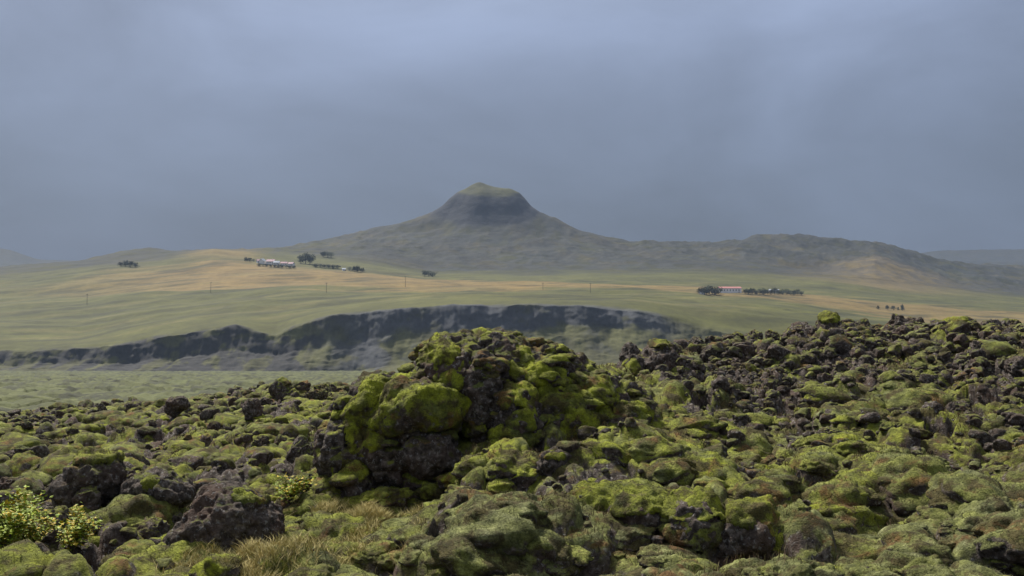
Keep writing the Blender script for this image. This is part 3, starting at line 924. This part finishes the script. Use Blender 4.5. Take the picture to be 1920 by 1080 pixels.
def scatter(n, px0, px1, y0, y1, s0, s1, b0, b1, label, group):
    k = tries = 0
    while k < n and tries < n * 40:
        tries += 1
        px, Y = random.uniform(px0, px1), math.exp(random.uniform(math.log(y0), math.log(y1)))
        x = (px - PX) / F * Y
        s = s0 + (s1 - s0) * random.random() ** 2
        if not free(x, Y, s): continue
        rk_ = float(rockiness(np.array([x]), np.array([Y]))[0])
        if random.random() > 0.25 + rk_: continue
        put_rock(x, Y, s, random.uniform(b0, b1), label, group)
        k += 1
scatter(70, 1290, 1960, 20.5, 25.5, 0.13, 0.34, -0.5, 0.05, 'small jagged brown lava rock in the rubble along the crest of the right ridge', 'rubble along the right ridge crest')
scatter(70, 1180, 1960, 12.5, 20.0, 0.08, 0.22, -0.5, 0.1, 'small rough lava rock lying among moss cushions on the right slope', 'small rocks on the right slope')
scatter(60, -40, 680, 17.0, 30.0, 0.12, 0.36, -0.45, 0.15, 'small rough lava rock on the far part of the left lava field', 'small rocks on the far left field')
scatter(45, -40, 600, 9.5, 17.0, 0.10, 0.28, -0.5, 0.1, 'small rough lava rock on the near part of the left lava field', 'small rocks on the near left field')

# ------------------------------------------------------------------ moss cushions and clinker: nobody could count them
STONE3 = []
for i in range(8):
    me = rock_mesh(60 + i, 3)
    v = np.empty(len(me.vertices) * 3, np.float32); me.vertices.foreach_get('co', v)
    f = np.empty(len(me.loops), np.int32); me.loops.foreach_get('vertex_index', f)
    STONE3.append((v.reshape(-1, 3).astype(float), f.reshape(-1, 3)))
    bpy.data.meshes.remove(me)

def spots_for(n, y0, y1, px0, px1, want_moss, seed):
    g = np.random.default_rng(seed)
    Y = np.sqrt(g.uniform(y0 ** 2, y1 ** 2, n))
    X = (g.uniform(px0, px1, n) - PX) / F * Y
    Z, C, P, T = ground(X, Y)
    return X, Y, Z, C - 3 * (T > 0.25), P, rockiness(X, Y), g.random((n, 4))

spots = []
for (n, y0, y1, p0, p1, rs) in ((800, 6.0, 13, -250, 2170, (0.18, 0.38)), (1700, 6.0, 13, -250, 2170, (0.05, 0.19)), (600, 13, 27, -150, 2070, (0.20, 0.45)), (3200, 13, 27, -150, 2070, (0.06, 0.22)), (500, 20, 42, -100, 760, (0.3, 0.6)), (1700, 20, 42, -100, 760, (0.10, 0.28))):
    X, Y, Z, C, P, K, U = spots_for(n, y0, y1, p0, p1, True, 200 + int(y0 + 100 * rs[0]))
    gap = fbm2(X / 1.3, Y / 1.6, 131, 3)
    NL = NEARL(X, Y)
    for q in range(n):
        if U[q, 0] > 1.0 - 1.3 * K[q] or gap[q] > 0.13 or C[q] < -0.5: continue
        r = rs[0] + (rs[1] - rs[0]) * U[q, 1] ** 1.5
        spots.append((X[q], Y[q], Z[q] - r * (0.22 + 0.36 * U[q, 3]), r * random.uniform(1.0, 1.35), random.uniform(.42, .72), (0.70 + 0.30 * U[q, 2], P[q], NL[q] + (0.28 + .80 * U[q, 3] ** 2.0) * (1 - .5 * P[q]))))
moss_o = strew('moss', CUSH4, spots, M_LAVA, 0.09, kind='stuff', label='woolly green moss cushions swelling over the lava field', cat='moss')
stones = []
for (n, y0, y1, p0, p1, rs) in ((1500, 6.5, 13, -250, 2170, (0.03, 0.09)), (5200, 10.5, 20, 1050, 2070, (0.025, 0.11)), (5200, 18.5, 26.5, 1150, 2070, (0.04, 0.17)), (2600, 13, 40, -100, 720, (0.05, 0.22))):
    X, Y, Z, C, P, K, U = spots_for(n, y0, y1, p0, p1, False, 300 + int(y0))
    for q in range(n):
        if U[q, 0] > -0.30 + 2.0 * K[q]: continue
        r = rs[0] + (rs[1] - rs[0]) * (U[q, 1] ** 3 * 1.25)
        stones.append((X[q], Y[q], Z[q] + r * 0.15, r, random.uniform(.7, 1.2), (0.30 + 0.42 * U[q, 2], P[q], 0)))
strew('rubble', STONE3, stones, M_LAVA, kind='stuff', label='loose brown lava clinker strewn between the moss cushions', cat='rubble')

# ------------------------------------------------------------------ dry grass and moss fibres
def make_attr_mat(name, rough=0.85, transl=0.0):
    k = NT(name)
    k.col(k.attr('cover').outputs['Color'])
    k.b.inputs['Roughness'].default_value = rough
    return k.m
M_BLADE = make_attr_mat('grass_blades')
def blades(name, P, L, Wd, lean, C, mat, seed, **t):
    """bent three-cornered blades standing at points P"""
    g = np.random.default_rng(seed)
    n = len(P)
    a = g.uniform(0, 6.283, n)
    side = np.stack([np.cos(a), np.sin(a), np.zeros(n)], 1) * (Wd * 0.5)[:, None]
    b = g.uniform(0, 6.283, n)
    ln = np.stack([np.cos(b), np.sin(b), np.zeros(n)], 1) * (lean * L)[:, None]
    up = np.array([0, 0, 1.0]) * L[:, None]
    v = np.stack([P - side, P + side, P + side * 0.7 + ln * 0.35 + up * 0.6, P - side * 0.7 + ln * 0.35 + up * 0.6, P + ln + up], 1).reshape(-1, 3)
    i = np.arange(n) * 5
    f = np.concatenate([np.stack([i, i + 1, i + 2], 1), np.stack([i, i + 2, i + 3], 1), np.stack([i + 3, i + 2, i + 4], 1)])
    me = np_mesh(name, v, f, False, {'cover': np.repeat(np.concatenate([C, np.ones((n, 1))], 1), 5, axis=0)})
    return tag(link(name, me, mat), **t)
g = np.random.default_rng(77)
n = 120000
Yg = g.uniform(7.0, 11.5, n); pxg = g.uniform(300, 800, n)
Xg = (pxg - PX) / F * Yg
Zg, Cg, Pg, _ = ground(Xg, Yg)
mid_ = np.interp(Yg, [7.0, 8.2, 9.5, 11.0], [400, 500, 630, 690])
d_ = 1.15 - np.abs(pxg - mid_) / 150 + 0.9 * fbm2(Xg / 0.5, Yg / 0.6, 141, 3)
k_ = g.random(n) < np.clip(d_, 0, 1)
k2 = (~k_) & (g.random(n) < 0.03)
k_ = k_ | k2
Pq = np.stack([Xg, Yg, Zg - 0.02], 1)[k_]
m_ = len(Pq)
mixc = g.random((m_, 1))
Cq = lc(.52, .42, .19) * mixc + lc(.22, .20, .06) * (1 - mixc)
blades('grass', Pq, g.uniform(.04, .12, m_), g.uniform(.004, .009, m_), g.uniform(.3, 1.1, m_), Cq, M_BLADE, 5, kind='stuff', label='pale dry grass bent over the foreground left of the big outcrop', cat='grass')

n = 150000
Yg = np.sqrt(g.uniform(7.0 ** 2, 24 ** 2, n)); pxg = g.uniform(-60, 1980, n)
Xg = (pxg - PX) / F * Yg
Zg, Cg, Pg, Tg = ground(Xg, Yg)
hn = fbm2(Xg / 1.1, Yg / 1.3, 171, 4) + 0.10 * sstep(1000, 1200, pxg) - 0.4 * (Tg > .3)
k_ = g.random(n) < sstep(0.10, 0.30, hn)
Pq = np.stack([Xg, Yg, Zg], 1)[k_]
m_ = len(Pq)
u = g.random((m_, 1)); w_ = g.random((m_, 1))
Cq = np.where(u < .45, lc(.085, .050, .028), np.where(u < .75, lc(.080, .072, .022), lc(.13, .10, .045))) * (0.6 + .8 * w_)
blades('heather', Pq, g.uniform(.03, .09, m_), g.uniform(.004, .009, m_) * (Pq[:, 1] / 10), g.uniform(.2, 1.2, m_), Cq, M_BLADE, 6, kind='stuff', label='low brown heather in patches between moss cushions', cat='heather')

def fibres(objs, n, ymax, seed):
    """short woolly fibres standing on the moss faces that look up"""
    g = np.random.default_rng(seed)
    TP, TN, TA, TC = [], [], [], []
    for o in objs:
        me = o.data
        off = np.array(o.parent.location[:]) if o.parent else np.zeros(3)
        v = np.empty(len(me.vertices) * 3, np.float32); me.vertices.foreach_get('co', v); v = v.reshape(-1, 3) + off
        me.calc_loop_triangles()
        t = np.empty(len(me.loop_triangles) * 3, np.int32); me.loop_triangles.foreach_get('vertices', t); t = t.reshape(-1, 3)
        a, b, c = v[t[:, 0]], v[t[:, 1]], v[t[:, 2]]
        nn = np.cross(b - a, c - a); ar = np.linalg.norm(nn, axis=1) + 1e-12; nn = nn / ar[:, None]
        ok = (nn[:, 2] > 0.15) & (a[:, 1] < ymax) & (np.abs(a[:, 0] / a[:, 1]) < 0.6)
        TP.append(np.stack([a, b, c], 1)[ok]); TN.append(nn[ok]); TA.append((ar / (a[:, 1] ** 1.0))[ok])
    TP, TN, TA = np.concatenate(TP), np.concatenate(TN), np.concatenate(TA)
    k = g.choice(len(TP), n, p=TA / TA.sum())
    r1, r2 = g.random(n), g.random(n); sw = r1 + r2 > 1; r1[sw] = 1 - r1[sw]; r2[sw] = 1 - r2[sw]
    P = TP[k, 0] + (TP[k, 1] - TP[k, 0]) * r1[:, None] + (TP[k, 2] - TP[k, 0]) * r2[:, None]
    N = TN[k] * 0.8 + g.normal(0, .45, (n, 3)) + np.array([0, 0, .15])
    N /= np.linalg.norm(N, axis=1)[:, None]
    L = g.uniform(.012, .030, n); W = g.uniform(.004, .008, n) * (P[:, 1] / 10)
    S = np.cross(N, g.normal(0, 1, (n, 3))); S /= np.linalg.norm(S, axis=1)[:, None]
    S = S * (W / 2)[:, None]
    v = np.stack([P - S - N * .003, P + S - N * .003, P + N * L[:, None]], 1).reshape(-1, 3)
    f = np.arange(n * 3).reshape(-1, 3)
    pale = np.clip(ground(P[:, 0], P[:, 1])[2] + g.normal(0, .25, n), 0, 1)[:, None]
    br = sstep(-0.1, 0.3, fbm2(P[:, 0] / 0.5, P[:, 1] / 0.6, 161, 4))[:, None]
    u = g.random((n, 1))
    C = (lc(.046, .046, .010) * (1 - br) + lc(.135, .140, .015) * br) * (1 - pale) + lc(.150, .152, .062) * pale
    C = C * (0.55 + 0.9 * u)
    me = np_mesh('moss', v, f, False, {'cover': np.repeat(np.concatenate([C, np.ones((n, 1))], 1), 3, axis=0)})
    return tag(link('moss', me, M_BLADE), kind='stuff', label='fine woolly fibres of the green moss', cat='moss')
fibres([moss_o] + [o for o in scene.objects if o.name.startswith('moss_cushion')], 260000, 15.0, 9)

# ------------------------------------------------------------------ shrubs at the left edge
M_LEAF = make_attr_mat('shrub_leaf', 0.6)
kk = NT('shrub_bark'); kk.col(kk.ramp(kk.noise(30, 3, .5, kk.pos()), [(0.3, (.05, .035, .025)), (0.7, (.11, .08, .06))])); M_BARK = kk.m
def tube_np(pts, rad, V, Fc):
    base = len(V)
    for i, p in enumerate(pts):
        p = Vector(p)
        d = (Vector(pts[min(i + 1, len(pts) - 1)]) - Vector(pts[max(i - 1, 0)])).normalized()
        a = d.orthogonal().normalized(); b = d.cross(a)
        for q in range(5):
            t = q / 5 * 6.2832
            V.append(tuple(p + (a * math.cos(t) + b * math.sin(t)) * rad[i]))
    for i in range(len(pts) - 1):
        for q in range(5):
            a0 = base + i * 5 + q; a1 = base + i * 5 + (q + 1) % 5
            Fc.append((a0, a1, a1 + 5, a0 + 5))
def shrub(px, py, Y, w, h, nl, yellow, label, seed):
    g = random.Random(seed)
    x = (px - PX) / F * Y
    z = gz(x, Y) + 0.03
    root = empty('shrub', (x, Y, z))
    tag(root, label, 'shrub', 'yellow-green shrubs at the left')
    V, Fc, LV, LF, LC = [], [], [], [], []
    for b in range(11):
        a = g.uniform(0, 6.283); rr = w * g.uniform(.3, 1.0); hh = h * g.uniform(.55, 1.05)
        pts = [(0.02 * math.cos(a), 0.02 * math.sin(a), 0)]
        for q in range(1, 5):
            t = q / 4
            pts.append((rr * t ** 1.3 * math.cos(a) + g.uniform(-.02, .02), rr * t ** 1.3 * math.sin(a) + g.uniform(-.02, .02), hh * t ** 0.8))
        tube_np(pts, [.008, .007, .005, .004, .002], V, Fc)
        for q in range(nl):
            t = 0.25 + 0.75 * g.random()
            i = min(int(t * 4), 3); ft = t * 4 - i
            c = Vector(pts[i]).lerp(Vector(pts[i + 1]), ft) + Vector((g.gauss(0, .035), g.gauss(0, .035), g.gauss(0, .03)))
            d = Vector((g.gauss(0, 1), g.gauss(0, 1), g.uniform(-.3, .7))).normalized()
            sd_ = d.cross(Vector((g.gauss(0, .4), g.gauss(0, .4), 1))).normalized()
            L = g.uniform(.026, .055); W = L * .36
            nn = d.cross(sd_) * (L * .12)
            o = len(LV)
            LV += [tuple(c), tuple(c + d * L * .5 + sd_ * W + nn), tuple(c + d * L), tuple(c + d * L * .5 - sd_ * W + nn)]
            LF += [(o, o + 1, o + 2), (o, o + 2, o + 3)]
            u = g.random()
            col = (.40, .29, .02) if u < yellow else ((.21, .27, .014) if u < .8 else (.14, .20, .014))
            v_ = g.uniform(.75, 1.2)
            LC += [(col[0] * v_, col[1] * v_, col[2] * v_, 1)] * 4
    link('stem', np_mesh('stem', np.array(V), np.array(Fc)), M_BARK, root)
    link('foliage', np_mesh('foliage', np.array(LV), np.array(LF), False, {'cover': np.array(LC)}), M_LEAF, root)
for a in ((18, 950, 9.3, .42, .58, 150, .24, 'tallest yellow-green shrub, cut by the left edge of the frame', 1),
          (80, 955, 9.8, .38, .48, 120, .34, 'yellow-leaved shrub just right of the tallest one at the left edge', 2),
          (145, 985, 9.3, .36, .42, 100, .32, 'rightmost yellow-green shrub, below the knobbly boulder on the left', 3),
          (20, 1020, 8.6, .34, .42, 110, .14, 'low leafy green shrub in front of the tallest one at the left edge', 4),
          (150, 1030, 8.5, .16, .20, 40, .55, 'small yellow shrub lowest of all, between the left edge and the black boulder', 5),
          (550, 915, 11.4, .30, .26, 50, .38, 'low golden-green shrub left of the foot of the big outcrop', 6)):
    shrub(*a)

kk = NT('yellow_petal'); kk.col((.65, .45, .02)); M_PETAL = kk.m
kk = NT('flower_stem'); kk.col((.09, .13, .03)); M_STEM = kk.m
def flower(px, Y, label):
    x = (px - PX) / F * Y
    z = gz(x, Y)
    root = empty('flower', (x, Y, z)); tag(root, label, 'flower')
    V, Fc = [], []
    tube_np([(0, 0, -.02), (.005, 0, .06), (.01, -.01, .13)], [.003, .003, .002], V, Fc)
    link('stem', np_mesh('stem', np.array(V), np.array(Fc)), M_STEM, root)
    V, Fc = [(.01, -.01, .13)], []
    for r in range(2):
        for q in range(11):
            a = (q + r * .5) / 11 * 6.2832; L = .03 - r * .008; zz = .135 + r * .012
            o = len(V)
            for da, rr in ((-.2, .8), (0, 1.0), (.2, .8)):
                V.append((.01 + L * rr * math.cos(a + da), -.01 + L * rr * math.sin(a + da), zz))
            Fc += [(0, o, o + 1), (0, o + 1, o + 2)]
    link('petals', np_mesh('petals', np.array(V), np.array(Fc), False), M_PETAL, root)
flower(282, 7.75, 'left one of two yellow flowers at the bottom edge, below the black boulder')
flower(347, 7.75, 'right one of two yellow flowers at the bottom edge, below the black boulder')

# ------------------------------------------------------------------ far farms, trees and power poles
def land(px, py):
    """where on the far land the photograph's pixel lies (first depth whose ground reaches it)"""
    ys = np.linspace(1060, 2500, 1200)
    xs = (px - PX) / F * ys
    for _ in range(2):
        zs = far_z(xs, ys)
        el_ = np.arctan2(zs, ys) - TILT
        v = np.tan(el_)
        xs = (px - PX) / F * ys / (CT - v * ST)
    py_ = PY - F * v
    i = int(np.argmax(py_ <= py))
    return Vector((xs[i], ys[i], far_gz(xs[i], ys[i])))

def plain_mat(name, c, n=0.15, rough=0.7):
    k = NT(name)
    v = k.maprange(k.noise(0.9, 3, .6, k.pos()), .25, .75, 1 - n, 1 + n)
    cc = k.n('ShaderNodeCombineColor')
    for i in range(3): k.l(v, cc.inputs[i])
    k.col(k.mix(1.0, c, cc.outputs[0], 'MULTIPLY'))
    k.b.inputs['Roughness'].default_value = rough
    return k.m
M_WHITE = plain_mat('white_wall', (.72, .71, .70))
M_REDROOF = plain_mat('red_roof', (.34, .15, .14))
M_MAUVE = plain_mat('faded_red_roof', (.33, .20, .22))
M_GREYROOF = plain_mat('grey_roof', (.30, .33, .38))
M_GLASS = plain_mat('dark_window', (.03, .035, .045), .05, .2)
M_DOOR = plain_mat('painted_door', (.16, .09, .07))
M_POLE = plain_mat('weathered_wood', (.07, .06, .05))
M_METAL = plain_mat('insulator', (.25, .25, .26))

def bm_mesh(name, fn):
    bm = bmesh.new(); fn(bm)
    bmesh.ops.recalc_face_normals(bm, faces=bm.faces)
    me = bpy.data.meshes.new(name); bm.to_mesh(me); bm.free()
    return me
def bx(bm, x0, x1, y0, y1, z0, z1):
    bmesh.ops.create_cube(bm, size=1.0, matrix=Matrix.Translation(((x0 + x1) / 2, (y0 + y1) / 2, (z0 + z1) / 2)) @ Matrix.Diagonal((x1 - x0, y1 - y0, z1 - z0, 1)))
def house(px, py, wpx, hpx, depth, name, label, cat, roofm, rz=0.0, wallm=None, nwin=4, chim=True, group=None, wf_=0.6):
    p = land(px, py)
    m = p.y / F
    w, h = wpx * m, hpx * m
    wall_h = h * wf_
    root = empty(name, p, rz); tag(root, label, cat, group)
    def wall(bm):
        a = [bm.verts.new(c) for c in ((-w/2, 0, -4), (w/2, 0, -4), (w/2, 0, wall_h), (-w/2, 0, wall_h))]
        b = [bm.verts.new((c.co.x, depth, c.co.z)) for c in a]
        e1, e2 = bm.verts.new((-w/2, depth/2, h - .25)), bm.verts.new((w/2, depth/2, h - .25))
        bm.faces.new(a); bm.faces.new(b)
        bm.faces.new((a[0], a[3], e1, b[3], b[0])); bm.faces.new((a[1], a[2], e2, b[2], b[1]))
        bm.faces.new((a[3], a[2], e2, e1)); bm.faces.new((b[3], b[2], e2, e1)); bm.faces.new((a[0], a[1], b[1], b[0]))
    link('wall', bm_mesh('wall', wall), wallm or M_WHITE, root)
    def roof(bm):
        o = .5
        for y0, yr in ((-o, depth / 2), (depth + o, depth / 2)):
            z0 = wall_h - (h - wall_h) * o / (depth / 2)
            q = [bm.verts.new(c) for c in ((-w/2-o, y0, z0), (w/2+o, y0, z0), (w/2+o, yr, h), (-w/2-o, yr, h))]
            r = [bm.verts.new(c.co + Vector((0, 0, .22))) for c in q]
            bm.faces.new(q); bm.faces.new(r)
            for i in range(4): bm.faces.new((q[i], q[(i+1) % 4], r[(i+1) % 4], r[i]))
    rf = link('roof', bm_mesh('roof', roof), roofm, root)
    if chim:
        link('chimney', bm_mesh('chimney', lambda bm: bx(bm, w*.18, w*.18+.9, depth/2-.4, depth/2+.4, h-.6, h+1.1)), M_WHITE, rf)
    for i in range(nwin):
        cx = -w/2 + w * (i + .7) / (nwin + .6)
        f = link('window', bm_mesh('window', lambda bm: bx(bm, cx-.75, cx+.75, -.08, .1, wall_h*.38, wall_h*.8)), M_WHITE, root)
        link('pane', bm_mesh('pane', lambda bm: bx(bm, cx-.6, cx+.6, -.11, -.02, wall_h*.42, wall_h*.76)), M_GLASS, f)
    cx = w * .38
    link('door', bm_mesh('door', lambda bm: bx(bm, cx-.6, cx+.6, -.07, .1, -.2, min(2.2, wall_h*.75))), M_DOOR, root)
    return root
house(1370, 549.5, 42, 12.5, 14, 'barn', 'long white barn with a red roof between dark trees on the right plateau', 'barn', M_REDROOF, 0.05, nwin=7, chim=False, wf_=0.72)
house(1452, 549, 18, 7, 9, 'farmhouse', 'low grey-blue roofed house among the trees right of the white barn', 'house', M_GREYROOF, -.1, nwin=3)
house(1318, 552, 10, 6, 7, 'shed', 'small pale shed left of the dark trees by the white barn', 'shed', M_GREYROOF, .2, nwin=1, chim=False)
house(487, 494, 9, 8, 8, 'farmhouse', 'leftmost white house of the farm row on the left hillside', 'house', M_MAUVE, .5, nwin=2)
house(496, 495, 10, 10, 8, 'farmhouse', 'tall white gabled house second from the left in the hillside farm row', 'house', M_GREYROOF, 1.2, nwin=2)
house(506, 496, 15, 10, 10, 'farmhouse', 'long white house with faded red roof in middle of the hillside farm row', 'house', M_MAUVE, -.1, nwin=4)
house(518, 497, 11, 8, 8, 'farmhouse', 'white house with grey roof right of the long faded red roof', 'house', M_GREYROOF, .1, nwin=3)
house(532, 498, 12, 7.5, 9, 'farmhouse', 'faded red roofed house second from right in the hillside farm row', 'house', M_MAUVE, .15, nwin=3)
house(544, 499, 10, 7.5, 8, 'farmhouse', 'rightmost white house of the farm row on the left hillside', 'house', M_MAUVE, -.3, nwin=2)
house(645, 508, 6, 5.5, 6, 'shed', 'tiny bright white shed alone right of the hillside farm', 'shed', M_GREYROOF, .3, M_WHITE, 1, False)

kk = NT('far_foliage'); kk.col(kk.ramp(kk.noise(.5, 3, .6, kk.pos()), [(0.3, (.018, .028, .016)), (0.7, (.05, .062, .03))])); M_TREE = kk.m
def crown_mesh(seed, conic):
    g = random.Random(seed)
    V, Fc = [], []
    cl_ = [(g.gauss(0, .16), g.gauss(0, .16), g.uniform(.25, .85)) for _ in range(14)]
    for i in range(520):
        c = g.choice(cl_)
        z = min(max(c[2] + g.gauss(0, .09), .12), 1.0)
        wd = (1.05 - z) * .34 if conic else .30 * math.sqrt(max(0, 1 - ((z - .55) / .48) ** 2)) + .03
        a = g.uniform(0, 6.283); rr = wd * math.sqrt(g.random())
        p = Vector((c[0] * .8 + rr * math.cos(a), c[1] * .8 + rr * math.sin(a), z))
        d = Vector((g.gauss(0, 1), g.gauss(0, 1), g.gauss(0, 1))).normalized(); e = d.orthogonal().normalized()
        s_ = g.uniform(.025, .055)
        o = len(V)
        V += [tuple(p + d * s_), tuple(p + e * s_), tuple(p - d * s_), tuple(p - e * s_)]
        Fc.append((o, o + 1, o + 2, o + 3))
    me = np_mesh('crown', np.array(V), np.array(Fc), False)
    me.materials.append(M_TREE)
    return me
def trunk_mesh():
    V, Fc = [], []
    tube_np([(0, 0, -.12), (.01, 0, .3), (0, .01, .62), (0, 0, .9)], [.035, .028, .016, .005], V, Fc)
    for q in range(5):
        a = q * 1.3
        tube_np([(0, 0, .3 + .1 * q), (.09 * math.cos(a), .09 * math.sin(a), .38 + .1 * q), (.17 * math.cos(a), .17 * math.sin(a), .47 + .1 * q)], [.012, .008, .003], V, Fc)
    me = np_mesh('trunk', np.array(V), np.array(Fc)); me.materials.append(M_BARK)
    return me
CROWNS = [crown_mesh(i, i % 3 == 2) for i in range(6)]
TRUNK = trunk_mesh()
def far_tree(px, py, hpx, wide, label, group):
    p = land(px, py)
    h = hpx * p.y / F
    root = empty('tree', p, random.uniform(0, 6.28)); tag(root, label, 'tree', group)
    root.scale = (h * wide, h * wide, h)
    for nm, me in (('trunk', TRUNK), ('crown', random.choice(CROWNS))):
        o = bpy.data.objects.new(nm, me); o.parent = root; COL.objects.link(o)
def grove(pts, label, group):
    for a in pts: far_tree(*a, label, group)
grove([(1314 + i * 5.5, 551 + (i % 3), 13 + 3 * (i % 2), 1.3) for i in range(7)], 'dark tree in the dense clump left of the white red-roofed barn', 'trees left of the white barn')
grove([(1397 + i * 7.0, 551 + (i % 2) + i * .15, 9 + 4 * ((i * 7) % 3) / 2, 1.3) for i in range(16)], 'dark tree in the long row right of the white red-roofed barn', 'trees right of the white barn')
grove([(1647, 580, 7, 1.2), (1664, 581, 9, 1.0), (1675, 582, 9, 1.0), (1684, 582.5, 7, 1.0), (1692, 583, 14, .8)], 'small tree in the line of five on the bare right slope', 'five trees on the right slope')
grove([(461, 490, 9, 1.3), (468, 491, 8, 1.3), (475, 491, 6, 1.3)], 'dark tree left of the white hillside farm row', 'trees left of the hillside farm')
grove([(486 + i * 7.2, 499 + i * .5, 5.5, 1.7) for i in range(10)], 'low dark bushy tree along the front of the hillside farm row', 'hedge trees before the hillside farm')
grove([(564, 494, 19, 1.1), (573, 495, 22, 1.1), (581, 495, 18, 1.1)], 'tall dark tree in the clump right of the hillside farm row', 'tall trees right of the hillside farm')
grove([(607, 482, 11, 1.4), (614, 483, 12, 1.4), (621, 483, 11, 1.4)], 'dark tree in the small clump on the slope above the farm', 'trees on the slope above the farm')
grove([(592 + i * 8, 501 + i * .6, 7, 1.8) for i in range(6)], 'low dark tree in the belt between farm row and white shed', 'tree belt by the white shed')
grove([(656, 508, 8, 1.4), (664, 509, 10, 1.3), (671, 510, 13, 1.2), (679, 510, 8, 1.5)], 'dark tree right of the tiny bright white shed', 'trees right of the white shed')
grove([(227, 500, 10, 1.4), (235, 500, 12, 1.4), (244, 500.5, 11, 1.4), (254, 501, 9, 1.6)], 'dark tree in the lone clump on the far left hillside', 'lone clump on the far left')
grove([(796, 518, 11, 1.5), (803, 519, 12, 1.5), (811, 519, 10, 1.5)], 'dark tree in the clump at the foot of the flat-topped hill', 'trees at the foot of the hill')

def pole(px, py, hpx, label):
    p = land(px, py)
    h = hpx * p.y / F
    root = empty('power_pole', p, random.uniform(-.2, .2)); tag(root, label, 'power pole', 'power poles across the fields')
    V, Fc = [], []
    tube_np([(0, 0, -1), (0, 0, h * .5), (0, 0, h)], [.30, .26, .2], V, Fc)
    link('post', np_mesh('post', np.array(V), np.array(Fc)), M_POLE, root)
    link('crossarm', bm_mesh('crossarm', lambda bm: bx(bm, -1.6, 1.6, -.42, -.2, h - .9, h - .6)), M_POLE, root)
    for q in (-1.4, 0, 1.4):
        V, Fc = [], []
        zb = h - .6 if q else h
        tube_np([(q, -.3 if q else 0, zb), (q, -.3 if q else 0, zb + .2), (q, -.3 if q else 0, zb + .4)], [.08, .13, .06], V, Fc)
        link('insulator', np_mesh('insulator', np.array(V), np.array(Fc)), M_METAL, root)
for a in ((163, 571, 20, 'leftmost wooden power pole, on the green slope at far left'), (395, 549, 20, 'wooden power pole on the golden field below the hillside farm, second from left'),
          (612, 549, 19, 'wooden power pole in mid golden field, third from left, below the tree belt'), (760, 538, 20, 'wooden power pole left of the flat-topped hill\'s foot, fourth from left'),
          (1018, 543, 13, 'short wooden power pole below the flat-topped hill, second from right'), (1107, 549, 18, 'rightmost wooden power pole, on golden grass above the cliff edge')):
    pole(*a)

# ------------------------------------------------------------------ haze
bm = bmesh.new()
bmesh.ops.create_cube(bm, size=1.0, matrix=Matrix.Translation((0, 7100, 275)) @ Matrix.Diagonal((24000, 14600, 590, 1)))
me = bpy.data.meshes.new('haze'); bm.to_mesh(me); bm.free()
hm_ = bpy.data.materials.new('haze_air'); hm_.use_nodes = True
t = hm_.node_tree
t.nodes.remove(t.nodes['Principled BSDF'])
pv = t.nodes.new('ShaderNodeVolumePrincipled')
pv.inputs['Color'].default_value = (0.23, 0.295, 0.42, 1)
pv.inputs['Density'].default_value = 0.000125
pv.inputs['Anisotropy'].default_value = 0.0
t.links.new(pv.outputs[0], t.nodes['Material Output'].inputs['Volume'])
tag(link('haze', me, hm_), kind='stuff', label='thin blue-grey haze filling the air over the lava field and hills', cat='haze')
